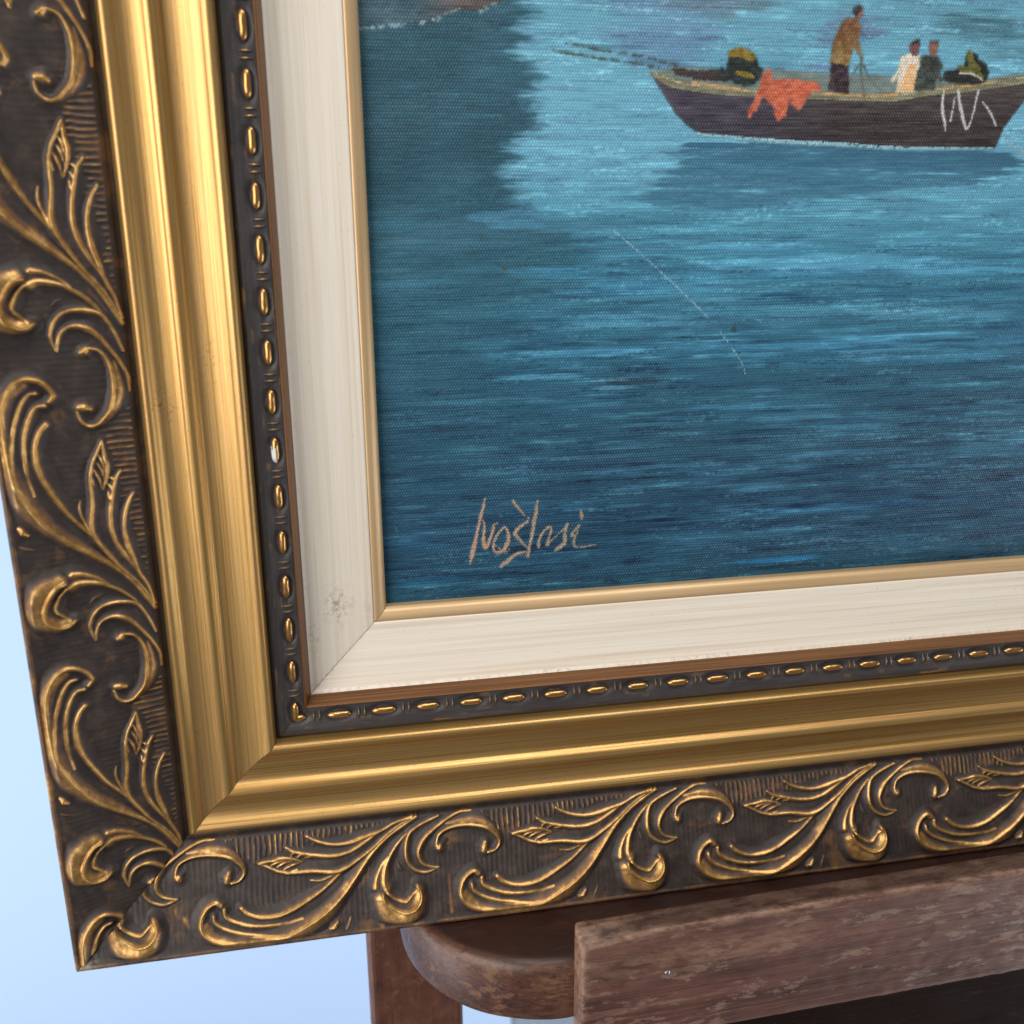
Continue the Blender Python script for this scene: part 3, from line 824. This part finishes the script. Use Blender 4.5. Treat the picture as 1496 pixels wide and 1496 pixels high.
# shaded water under the shore on the left
xb = np.interp(Y, [0, 60, 90, 110, 125, 133, 142, 150, 160, 172, 185, 196, 215], [20, 30, 46, 62, 78, 66, 52, 46, 53, 57, 55, 52, 54])
xb = xb + 5 * vnoise(X, Y, 40, 3.6, 53) + 3.5 * vnoise(X, Y, 14, 1.3, 54) + 2.5 * vnoise(X, Y, 6, .5, 55) + 1.5 * vnoise(X, Y, 2.2, .8, 56)
soft = np.interp(Y, [60, 110, 135, 150], [45, 30, 12, 4.5])
amt = np.interp(Y, [30, 70, 110, 130, 150], [.25, .6, .8, .9, .96])
fl = sstep(-1, 1, (xb - X) / soft) * amt
dk = np.stack([np.interp(Y, [40, 110, 160, 210], v) for v in ((40, 46, 46, 48), (80, 90, 85, 88), (98, 104, 99, 102))], -1)
dk = dk + 9 * vnoise(X, Y, 16, 9, 57)[..., None] + 5 * vnoise(X, Y, 6, 1.4, 58)[..., None]
C = lerp(C, dk, fl[..., None])
open_ = 1 - fl


def blot(cx, cy, rx, ry, c, a, seed):
    i0, i1 = np.searchsorted(gx, [cx - 1.9 * rx, cx + 1.9 * rx])
    j0, j1 = np.searchsorted(gy, [cy - 1.9 * ry, cy + 1.9 * ry])
    sl = (slice(i0, i1), slice(j0, j1))
    x, y = X[sl], Y[sl]
    e = ((x - cx) / rx) ** 2 + ((y - cy) / ry) ** 2
    m = np.clip(1.35 - e + 0.9 * vnoise(x, y, 14, 1.6, seed) + .5 * vnoise(x, y, 5, .7, seed + 1), 0, 1) * a
    C[sl] = lerp(C[sl], col(*c), m[..., None])


for args in ((104, 198, 22, 12, (106, 140, 170), .75, 61), (120, 206, 20, 5, (110, 128, 140), .6, 63), (168, 198, 12, 5, (104, 124, 152), .75, 65),
             (161, 184, 9, 4, (108, 134, 166), .7, 67), (222, 200, 22, 5, (80, 124, 136), .75, 69), (232, 192, 16, 3, (86, 128, 140), .6, 71),
             (140, 117, 60, 3.0, (58, 112, 138), .6, 73), (200, 108, 70, 2.2, (46, 100, 126), .6, 75), (118, 98, 28, 3, (50, 96, 116), .6, 77),
             (170, 120, 45, 2.6, (116, 182, 208), .65, 79), (130, 126, 28, 1.6, (108, 174, 202), .6, 81), (200, 116, 60, 1.5, (104, 172, 202), .6, 83),
             (95, 112, 30, 2.0, (92, 162, 194), .55, 85), (70, 90, 32, 1.4, (96, 160, 190), .6, 87), (58, 82, 22, .9, (112, 174, 200), .6, 89),
             (92, 80, 15, 2.6, (42, 68, 84), .75, 91), (88, 77, 8, .7, (126, 176, 196), .6, 93), (60, 118, 16, 2, (72, 140, 168), .6, 95),
             (112, 58, 18, 5, (48, 84, 100), .55, 97), (170, 40, 40, 3, (36, 72, 96), .6, 99), (40, 99, 20, 3, (46, 88, 110), .6, 101),
             (190, 90, 60, 2.5, (84, 150, 182), .5, 103), (230, 84, 40, 2, (82, 146, 172), .5, 105), (190, 26, 40, 2, (56, 112, 148), .55, 107),
             (155, 6, 24, 1.0, (44, 122, 168), .8, 109), (10, 22, 14, 2, (58, 118, 150), .45, 111), (12, 8, 16, 1.6, (54, 120, 156), .5, 113),
             (60, 50, 40, 2.4, (40, 76, 104), .55, 115), (140, 68, 30, 1.2, (92, 150, 176), .5, 117), (210, 60, 50, 3, (60, 108, 130), .4, 119),
             (30, 130, 22, 5, (72, 110, 128), .5, 121), (48, 136, 14, 3, (92, 150, 180), .6, 123)):
    blot(*args)
r = np.random.default_rng(31)
for k in range(70):
    cy = r.uniform(0, 150)
    lite = r.random() < .45
    f = np.clip(cy / 130, 0, 1)
    c = lerp(col(58, 108, 132), col(112, 172, 194), f) if lite else lerp(col(34, 64, 84), col(62, 116, 136), f)
    cx = r.uniform(0, 290)
    al = r.uniform(.25, .55) * (.35 if lite and cx < 75 else 1.0)
    blot(cx, cy, r.uniform(10, 42), r.uniform(.9, 4.0), tuple(c), al, 700 + 2 * k)

# streaks of the brush
st = 0.55 * vnoise(X, Y, 34, 1.7, 131) + 0.5 * vnoise(X, Y, 15, .8, 133) + 0.4 * vnoise(X, Y, 7, .45, 135) + .25 * vnoise(X, Y, 2.5, .4, 136)
gain = np.interp(Y, [0, 60, 120, 170, 210], [9, 13, 17, 15, 13]) * (0.35 + 0.65 * open_) * (.75 + .6 * vnoise(X, Y, 45, 18, 137))
C = C + st[..., None] * gain[..., None] * np.array([.6, 1.0, 1.0])

tone = np.interp(Y, [60, 110, 150, 200], [0, .25, .75, 1])[..., None]
C = C * lerp(np.array([.82, .945, .985]), np.array([.93, .95, .965]), tone)

# single dabs, dry at both ends
r = np.random.default_rng(5)
for k in range(1900):
    cx, cy = r.uniform(-5, 300), r.uniform(-4, 235)
    L = r.uniform(3, 20) * (1.4 if cy < 130 else .8)
    th = r.uniform(.35, 1.1)
    i0, i1 = np.searchsorted(gx, [cx - L, cx + L])
    j0, j1 = np.searchsorted(gy, [cy - 3 * th - .8, cy + 3 * th + .8])
    if i1 - i0 < 4 or j1 - j0 < 2:
        continue
    sl = (slice(i0, i1), slice(j0, j1))
    x_, y_ = X[sl], Y[sl]
    o_ = open_[min(max(np.searchsorted(gx, cx), 0), NX - 1), min(max(np.searchsorted(gy, cy), 0), NY - 1)]
    bend = cy + r.uniform(-.6, .6) * ((x_ - cx) / L) ** 2
    m = np.exp(-((y_ - bend) / th) ** 4) * np.clip(1.25 - np.abs((x_ - cx) / L) ** 2 * 1.3, 0, 1)
    m = m * np.clip(.55 + .9 * vnoise(x_, y_, 6, .4, 140 + k % 40), 0, 1)
    sgn = r.choice([-1, 1], p=[.45, .55])
    dcol = col(16, 24, 25) * r.uniform(.5, 1.4) if sgn > 0 else -col(13, 21, 21) * r.uniform(.4, 1.3)
    C[sl] = C[sl] + m[..., None] * dcol * (0.3 + .7 * o_)

# dry scumble: broken light drags and dark gaps between the threads
sc1 = .7 * vnoise(X, Y, 9, .5, 601) + .6 * vnoise(X, Y, 1.1, .5, 603) + .5 * vnoise(X, Y, 30, 3, 605)
sc2 = .7 * vnoise(X, Y, 8, .45, 611) + .6 * vnoise(X, Y, 1.0, .45, 613) + .5 * vnoise(X, Y, 26, 3, 615)
C = C + (sstep(.62, .95, sc1) * (8 + 20 * open_))[..., None] * np.array([.9, 1.0, .95])
C = C - (sstep(.62, .95, sc2) * (7 + 16 * open_))[..., None] * np.array([.6, 1.0, .9])
C = C + rng.normal(0, 2.6, C.shape[:2])[..., None]

LBL = np.zeros((NX, NY), int)
NAMES = [None]


WROW = np.floor(Y / 1.02 + 2000) % 2
WV = np.sin(2 * math.pi * (X / 1.04 + .5 * WROW)) * np.abs(np.sin(math.pi * Y / 1.02))


def begin(name):
    NAMES.append(name)
    return len(NAMES) - 1


def poly_mask(pts, jit=.25, seed=200):
    p = np.array([q[:2] for q in pts])
    i0, i1 = np.searchsorted(gx, [p[:, 0].min() - 1, p[:, 0].max() + 1])
    j0, j1 = np.searchsorted(gy, [p[:, 1].min() - 1, p[:, 1].max() + 1])
    sl = (slice(max(i0, 0), max(i1, 1)), slice(max(j0, 0), max(j1, 1)))
    x = X[sl] + jit * vnoise(X[sl], Y[sl], .9, .7, seed) + jit * .6 * vnoise(X[sl], Y[sl], 2.5, 2, seed + 1)
    y = Y[sl] + jit * vnoise(X[sl], Y[sl], .9, .7, seed + 2)
    x = x + .24 * WV[sl]
    y = y + .24 * WV[sl]
    ins = np.zeros(x.shape, bool)
    for a, b in zip(p, np.roll(p, -1, 0)):
        if a[1] == b[1]:
            continue
        c = ((a[1] > y) != (b[1] > y)) & (x < (b[0] - a[0]) * (y - a[1]) / (b[1] - a[1]) + a[0])
        ins ^= c
    return sl, ins


def line_mask(pts, dry=0.0, seed=300, wmin=.16):
    c = spline(np.array([q if len(q) > 2 else q + (1.0,) for q in pts], float), .15)
    pad = c[:, 2].max() + .8
    i0, i1 = np.searchsorted(gx, [c[:, 0].min() - pad, c[:, 0].max() + pad])
    j0, j1 = np.searchsorted(gy, [c[:, 1].min() - pad, c[:, 1].max() + pad])
    sl = (slice(max(i0, 0), i1), slice(max(j0, 0), j1))
    x, y = X[sl], Y[sl]
    D = np.full(x.shape, 1e9)
    for q in c:
        D = np.minimum(D, np.hypot(x - q[0], y - q[1]) - np.maximum(q[2] / 2, wmin))
    m = D < .12 * vnoise(x, y, .8, .8, seed) + .13 * WV[sl]
    if dry:
        m &= vnoise(x, y, .75, .7, seed + 3) > dry * 2 - 1.25
    return sl, m


def fill(sm, lab, c, var=8, seed=400, fx=4, fy=1):
    sl, m = sm
    cc = np.asarray(c, float)
    if cc.ndim == 1:
        cc = np.broadcast_to(cc, m.shape + (3,))
    v = var * (vnoise(X[sl], Y[sl], fx, fy, seed) + .6 * vnoise(X[sl], Y[sl], fx / 3, fy / 2.5, seed + 1))
    C[sl] = np.where(m[..., None], cc + v[..., None], C[sl])
    if lab:
        LBL[sl] = np.where(m, lab, LBL[sl])


def vgrad(sm, y0, c0, y1, c1):
    f = np.clip((Y[sm[0]] - y0) / (y1 - y0), 0, 1)[..., None]
    return lerp(col(*c0), col(*c1), f)


# boat's reflection stays in the water layer
ref = np.zeros((NX, NY))
sl, m = poly_mask(PAINT['reflection'][0], .9, 210)
ref[sl] = m
for sh in (2, 5, 9, 14):                       # drag the edge sideways like a dry brush
    ref = (ref + np.roll(ref, sh, 0) + np.roll(ref, -sh, 0)) / 3
for sh in (1, 2, 3):
    ref = (ref + np.roll(ref, sh, 1) + np.roll(ref, -sh, 1)) / 3
rn = .55 * vnoise(X, Y, 18, 1.3, 212) + .45 * vnoise(X, Y, 7, .6, 213) + .25 * vnoise(X, Y, 2.5, .45, 214)
fade = np.interp(Y, [132, 150, 160], [.35, .8, 1.0])
mm = sstep(.3, .8, ref + .6 * rn * (ref > .02)) * (.85 + .35 * rn) * fade
C[:] = lerp(C, col(50, 94, 118), np.clip(mm, 0, .88)[..., None])
for q in PAINT['scratch']:
    sm = line_mask([(p[0], p[1], .3) for p in q], .40, 330, .15)
    fill(sm, 0, (140, 174, 186), 12)
# dark specks and an old stain on the water
for (x, y, rr, c) in ((46, 120, .9, (70, 74, 66)), (51, 115.5, .8, (64, 70, 60)), (131, 97, 1.2, (42, 66, 72)), (134, 88, .5, (36, 44, 50)), (97, 93, .3, (150, 110, 90))):
    m = np.hypot(X - x, (Y - y) * 1.3) < rr * (1 + .6 * vnoise(X, Y, .8, .8, int(x)))
    C[m] = lerp(C[m], col(*c), .75)

k = begin("painted_shore")
sm = poly_mask(PAINT['rock'][0], .5, 220)
f = np.clip((X[sm[0]] - 18) / 14, 0, 1)[..., None]
fill(sm, k, lerp(col(64, 92, 104), col(88, 80, 78), f), 16, 222, 6, 2.5)
for q in PAINT['foam']:
    fill(line_mask([p + (1.3,) for p in q], .62, 224), k, (122, 150, 162), 16, 226, 2, 1)

for q in PAINT['mooring']:
    k = begin("painted_rope")
    fill(line_mask([(p[0], p[1], .75) for p in q], .5, 230), k, (74, 80, 68), 14, 232, 1, 1)
for q in PAINT['mooring_b']:
    k = begin("painted_rope")
    fill(line_mask(q, .5, 234), k, (170, 178, 176), 10, 236, 1, 1)

k = begin("painted_boat")
sm = poly_mask(PAINT['inside'][0], .15, 240)
fill(sm, k, (112, 126, 122), 12, 241, 5, 1)
fill(poly_mask(PAINT['inside_dark'][0], .3, 242), k, (62, 52, 50), 10, 243)
sm = poly_mask(PAINT['hull'][0], .15, 244)
f = np.clip((X[sm[0]] - 130) / 40, 0, 1)[..., None]
hullc = lerp(col(60, 54, 65), col(58, 50, 49), f)
top = np.clip((Y[sm[0]] - 168) / 10, 0, 1)[..., None]
fill(sm, k, lerp(hullc, hullc + 16, top), 15, 245, 8, .6)
fill(line_mask(PAINT['gunwale'][0], .12, 246), k, (128, 124, 100), 20, 247, 3, .8)
fill(line_mask([(p[0], p[1] + .55, .5) for p in PAINT['gunwale'][0]], .55, 248), k, (176, 166, 134), 20, 249, 2, .8)
for q in PAINT['gun_orange']:
    fill(line_mask(q, .3, 248), k, (190, 148, 96), 16, 249, 2, 1)
for q in PAINT['waterline']:
    fill(line_mask(q, .35, 250), k, (142, 182, 194), 14, 251, 3, 1)

k = begin("painted_bundle")
fill(poly_mask(PAINT['bundle_a'][0], .55, 252), k, (40, 48, 46), 14, 253, 2, 1.2)
for q in PAINT['bundle_a_top']:
    fill(line_mask(q, .3, 254), k, (128, 106, 42), 18, 255, 1.5, 1)
k = begin("painted_bundle")
fill(poly_mask(PAINT['bundle_b'][0], .35, 256), k, (38, 38, 36), 10, 257, 2, 1.2)
for q in PAINT['bundle_b_top']:
    fill(line_mask(q, .15, 258), k, (98, 94, 46), 16, 259, 1.5, 1)

k = begin("painted_red_cloth")
sm = poly_mask(PAINT['cloth'][0], .55, 260)
f = (.5 + .5 * vnoise(X[sm[0]], Y[sm[0]], 3, 3, 262))[..., None]
low = np.clip((171 - Y[sm[0]]) / 8, 0, 1)
sm = (sm[0], sm[1] & (vnoise(X[sm[0]], Y[sm[0]], .8, .8, 264) > -1.2 + 1.3 * low))
fill(sm, k, lerp(col(206, 106, 76), col(180, 94, 70), f), 20, 261, 1.5, 1.0)

k = begin("painted_fisherman")
sm = poly_mask(PAINT['man_torso'][0], .26, 262)
fill(sm, k, vgrad(sm, 181, (152, 136, 84), 198, (118, 80, 52)), 20, 263, 1.1, 1.4)
fill(poly_mask(PAINT['man_trousers'][0], .2, 264), k, (54, 40, 44), 16, 265, 1.5, 1.5)
fill(poly_mask(PAINT['man_head'][0], .15, 266), k, (62, 48, 50), 6, 267, 1, 1)
fill(poly_mask(PAINT['man_face'][0], .1, 268), k, (138, 92, 72), 8, 269, 1, 1)
for q in PAINT['net']:
    fill(line_mask(q, .25, 270), k, (92, 92, 78), 10, 271, 1, 1)
k = begin("painted_seated_man")
sm = poly_mask(PAINT['white_body'][0], .26, 272)
fill(sm, k, vgrad(sm, 172, (206, 164, 118), 184, (218, 208, 188)), 18, 273, 1, 1.2)
fill(poly_mask(PAINT['white_low'][0], .8, 274), k, (226, 180, 130), 16, 275, 1, 1)
fill(poly_mask(PAINT['white_head'][0], .1, 276), k, (112, 74, 70), 8, 277, 1, 1)
fill(poly_mask(PAINT['white_hair'][0], .1, 278), k, (56, 42, 44), 5, 279, 1, 1)
k = begin("painted_seated_man")
fill(poly_mask(PAINT['dark_body'][0], .26, 280), k, (60, 64, 58), 18, 281, 1, 1)
fill(poly_mask(PAINT['dark_head'][0], .1, 282), k, (132, 90, 78), 8, 283, 1, 1)
fill(poly_mask(PAINT['dark_hair'][0], .1, 284), k, (84, 64, 54), 5, 285, 1, 1)
for q in PAINT['cords']:
    k = begin("painted_white_cord")
    fill(line_mask(q, .12, 286), k, (190, 190, 184), 14, 287, 1, 1)
k = begin("signature")
for i, q in enumerate(PAINT['signature']):
    q = [(p[0], p[1], p[2] * 1.02 + .04) for p in q]
    warm = np.clip((q[0][0] - 35) / 40, 0, 1)
    fill(line_mask(q, .12, 290 + i, .13), k, lerp(col(178, 146, 124), col(150, 138, 120), warm), 12, 291, 1, 1)

# wet edges: blend neighbouring paints where two areas meet
ed = np.zeros((NX, NY), bool)
for ax in (0, 1):
    for d in (-1, 1):
        ed |= LBL != np.roll(LBL, d, ax)
ed |= np.roll(ed, 1, 0) | np.roll(ed, -1, 0)
notsig = np.isin(LBL, [i for i, q in enumerate(NAMES) if q in ("signature", "painted_white_cord")], invert=True)
for it in range(2):
    Bl = (2 * C + np.roll(C, 1, 0) + np.roll(C, -1, 0) + np.roll(C, 1, 1) + np.roll(C, -1, 1)) / 6
    C = np.where((ed & notsig)[..., None], Bl, C)
Cl = np.clip(C, 12, 245)
PIG = np.concatenate([lin(*[Cl[..., i] for i in range(3)]).transpose(1, 2, 0) if False else
                      np.stack([lin(Cl[..., i])[0] for i in range(3)], -1), np.ones((NX, NY, 1))], -1)
impasto = .05 * vnoise(X, Y, 9, .6, 501) + .05 * vnoise(X, Y, 3, .45, 503)
ALLF = grid_faces(NX, NY)


def paint_part(name, faces, lift):
    used, inv = np.unique(faces, return_inverse=True)
    F = inv.reshape(faces.shape)
    Hh = (H_CANVAS + lift + impasto).ravel()[used]
    V = np.stack([X.ravel()[used], -Hh, Y.ravel()[used]], -1) * MM
    me = make_mesh(name, V, F, None, {"pigment": PIG.reshape(-1, 4)[used]})
    return link(name, me, M_CANVAS, ART)


paint_part("canvas", ALLF, 0.0)
lab_of = LBL[:-1, :-1].ravel()
for i in range(1, len(NAMES)):
    F = ALLF[lab_of == i]
    if len(F):
        paint_part(NAMES[i], F, 0.16 if NAMES[i] != "painted_shore" else 0.1)

# ------------------------------------------------------------------ the easel
EASEL = thing("wooden_easel", "worn dark mahogany easel shelf with scuffed front lip under the frame", "easel", (0.056, -0.061, -0.1153))
YAW = math.radians(1.6)
EASEL.rotation_euler = (0, 0, YAW)


def rel(x, y, z):
    """frame mm (x right, y up, z to the viewer), shelf square to the lip -> easel local metres"""
    return ((x - 56) * MM, -(z - 61) * MM, (y + 115.3) * MM)


# shelf with a rounded end
ang = np.linspace(math.pi, math.pi / 2, 40)
out = [(56 + 55 * math.cos(a), 6 + 55 * math.sin(a)) for a in ang]
out += [(x, 61) for x in np.arange(60, 421, 6)]
out += [(420, z) for z in np.arange(55, -61, -12)]
out += [(x, -60) for x in np.arange(414, 0, -12)]
out += [(1, z) for z in np.arange(-55, 5, 10)]
out = np.array(out, float)
nx_ = np.roll(out, -1, 0) - np.roll(out, 1, 0)
nrm = np.stack([-nx_[:, 1], nx_[:, 0]], -1)
nrm /= np.linalg.norm(nrm, axis=1)[:, None]
cen = np.array([200.0, 0.0])
if ((out - cen) * nrm).sum() < 0:
    nrm = -nrm
prof = [(-12, -115.3)] + [(-5 + 5 * math.sin(a), -120.3 + 5 * math.cos(a)) for a in np.linspace(0, math.pi / 2, 8)] \
    + [(.3, -124), (.5, -128), (.5, -132), (.2, -136)] + [(-3 + 3 * math.cos(a), -137.5 - 3 * math.sin(a)) for a in np.linspace(0, math.pi / 2, 6)] + [(-12, -140.5)]
V, Wr, Vn = [], [], []
for (dn, y) in prof:
    q = out + nrm * dn
    for a, b in q:
        V.append(rel(a, y + .15 * math.sin(a * .21), b))
        Wr.append((.45 * math.exp(-((dn + 1.5) / 1.8) ** 2) if y > -125 else .25 * math.exp(-((y + 137.5) / 2.0) ** 2))
                  + .8 * math.exp(-(((a - 50) / 7) ** 2 + ((y + 127) / 8) ** 2)) * (b > 40))
        Vn.append(1.0 if dn < -3.2 and y > -122 else (.5 if dn < -1.5 and y > -122 else 0.0))  # shelf top darkened in colour for the shade below the frame
m, n = len(prof), len(out)
F = [[i * n + j, i * n + (j + 1) % n, (i + 1) * n + (j + 1) % n, (i + 1) * n + j] for i in range(m - 1) for j in range(n)]
F.append(list(range(n))[::-1])
F.append([(m - 1) * n + j for j in range(n)])
link("shelf", make_mesh("shelf", V, F, {"wear": Wr, "varnish_shade": Vn}), M_SHELF, EASEL)

# front lip board: rounded section swept along x, corner worn off at the left end
zc0, zc1, yc0, yc1 = 61.15, 72.0, -144.0, -98.0


def lip_section(rad_top):
    pts = []
    for (cz, cy, a0, rr) in ((zc1, yc1, 0, rad_top), (zc0, yc1, 90, 1.5), (zc0, yc0, 180, 1.0), (zc1, yc0, 270, 1.3)):
        sz, sy = (-1 if cz == zc1 else 1), (-1 if cy == yc1 else 1)
        for a in np.linspace(0, 90, 7):
            th = math.radians(a0 + a)
            pts.append((cz + sz * rr + rr * math.cos(th), cy + sy * rr + rr * math.sin(th)))
    res = []
    for a, b in zip(pts, pts[1:] + pts[:1]):            # densify the flats
        d = math.hypot(b[0] - a[0], b[1] - a[1])
        k_ = max(1, int(d / 1.2))
        if len(res) == 0 or True:
            res += [(a[0] + (b[0] - a[0]) * i / k_, a[1] + (b[1] - a[1]) * i / k_) for i in range(k_)]
    return res


V, Wr, Vn = [], [], []
xs = np.concatenate([[56.6, 56.9, 57.6], np.arange(58.4, 90, .8), np.arange(90, 420, 1.2)])
base = np.array(lip_section(1.6))
n = len(base)
for x in xs:
    inset = 0.9 if x < 56.8 else (.35 if x < 57.2 else 0.0)
    sec = base.copy()
    top = np.clip((sec[:, 1] - (yc1 - 9)) / 9, 0, 1) * np.clip((sec[:, 0] - zc0) / (zc1 - zc0), 0, 1)
    worn = math.exp(-((x - 57) / 16) ** 2)
    sec[:, 1] -= top * top * 4.5 * worn
    sec[:, 0] -= top * top * 1.5 * worn
    c = np.array([(zc0 + zc1) / 2, (yc0 + yc1) / 2])
    sec = sec + np.sign(c - sec) * np.minimum(np.abs(c - sec), inset)
    edge = np.exp(-((base[:, 1] - yc1) / 2.0) ** 2) + np.exp(-((base[:, 1] - yc0) / 1.6) ** 2)
    nz = vnoise(np.full(n, x), base[:, 1] + base[:, 0], 5, 3, 601)
    nz2 = vnoise(np.full(n, x), base[:, 1] + base[:, 0], 1.6, 1.2, 603)
    front = base[:, 0] > zc1 - .2
    # a raised grain line running along the lower part of the front
    yl = -130.0 + (x - 60) * .022
    line = np.exp(-((base[:, 1] - yl) / .7) ** 2) * front * math.exp(-((x - 60) / 55) ** 2)
    dz = front * (.16 * nz + .07 * nz2) + .35 * line
    dy = -(edge * .16 * np.clip(nz2 + nz, 0, 2))
    for (z, y), a, b, e, li in zip(sec, dz, dy, edge, line):
        V.append(rel(x, y + b, z + a))
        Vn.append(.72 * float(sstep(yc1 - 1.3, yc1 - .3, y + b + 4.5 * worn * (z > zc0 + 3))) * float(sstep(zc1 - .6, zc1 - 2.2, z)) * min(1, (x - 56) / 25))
        Wr.append(min(1, (.95 if y > -112 else .4) * e + .8 * li + .75 * math.exp(-((x - 56.8) / 1.6) ** 2)
                  + .55 * math.exp(-((y + 112 - .02 * x) / 7) ** 2) * math.exp(-((x - 105) / 55) ** 2)))
m = len(xs)
F = [[i * n + j, i * n + (j + 1) % n, (i + 1) * n + (j + 1) % n, (i + 1) * n + j] for i in range(m - 1) for j in range(n)]
F.append(list(range(n))[::-1])
F.append([(m - 1) * n + j for j in range(n)])
lip = link("lip", make_mesh("lip", V, F, {"wear": Wr, "varnish_shade": Vn}), M_LIP, EASEL)
lip["label"] = "scuffed front board with worn paint and a nail"


def box(name, x0, x1, y0, y1, z0, z1, mat, parent, bev=1.5, segs=3):
    bm = bmesh.new()
    bmesh.ops.create_cube(bm, size=1)
    for v in bm.verts:
        v.co = Vector(rel(x0 + (x1 - x0) * (v.co.x + .5), y0 + (y1 - y0) * (v.co.y + .5), z0 + (z1 - z0) * (v.co.z + .5)))
    bmesh.ops.bevel(bm, geom=bm.edges[:], offset=bev * MM, segments=segs, affect='EDGES', profile=.5)
    me = bpy.data.meshes.new(name)
    bm.to_mesh(me)
    bm.free()
    a = me.attributes.new("wear", 'FLOAT', 'POINT')
    return link(name, me, mat, parent)


# nail head in the lip
bm = bmesh.new()
bmesh.ops.create_uvsphere(bm, u_segments=14, v_segments=8, radius=.95 * MM)
for v in bm.verts:
    v.co.y *= .45
me = bpy.data.meshes.new("nail")
bm.to_mesh(me)
bm.free()
nail = link("nail", me, M_NAIL, EASEL)
nail.location = rel(87.3, -116.4, 72.25)

box("leg", -10.5, 33.0, -900, 330, -68, -46, M_LEG, EASEL, 3.0)
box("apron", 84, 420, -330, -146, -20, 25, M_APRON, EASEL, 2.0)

# a grey board standing further back, glimpsed under the shelf
PANEL = thing("grey_board", "grey blue board standing behind the easel, glimpsed just below the rounded shelf end", "board", (0, 0, -1.2))
bm = bmesh.new()
bmesh.ops.create_cube(bm, size=1)
for v in bm.verts:
    v.co = Vector((0.1195 + .19 * (v.co.x + .5), .40 + .02 * (v.co.y + .5), .3 * v.co.z + .65))
bmesh.ops.bevel(bm, geom=bm.edges[:], offset=.002, segments=2, affect='EDGES')
me = bpy.data.meshes.new("board_face")
bm.to_mesh(me)
bm.free()
link("board_face", me, M_PANEL, PANEL)
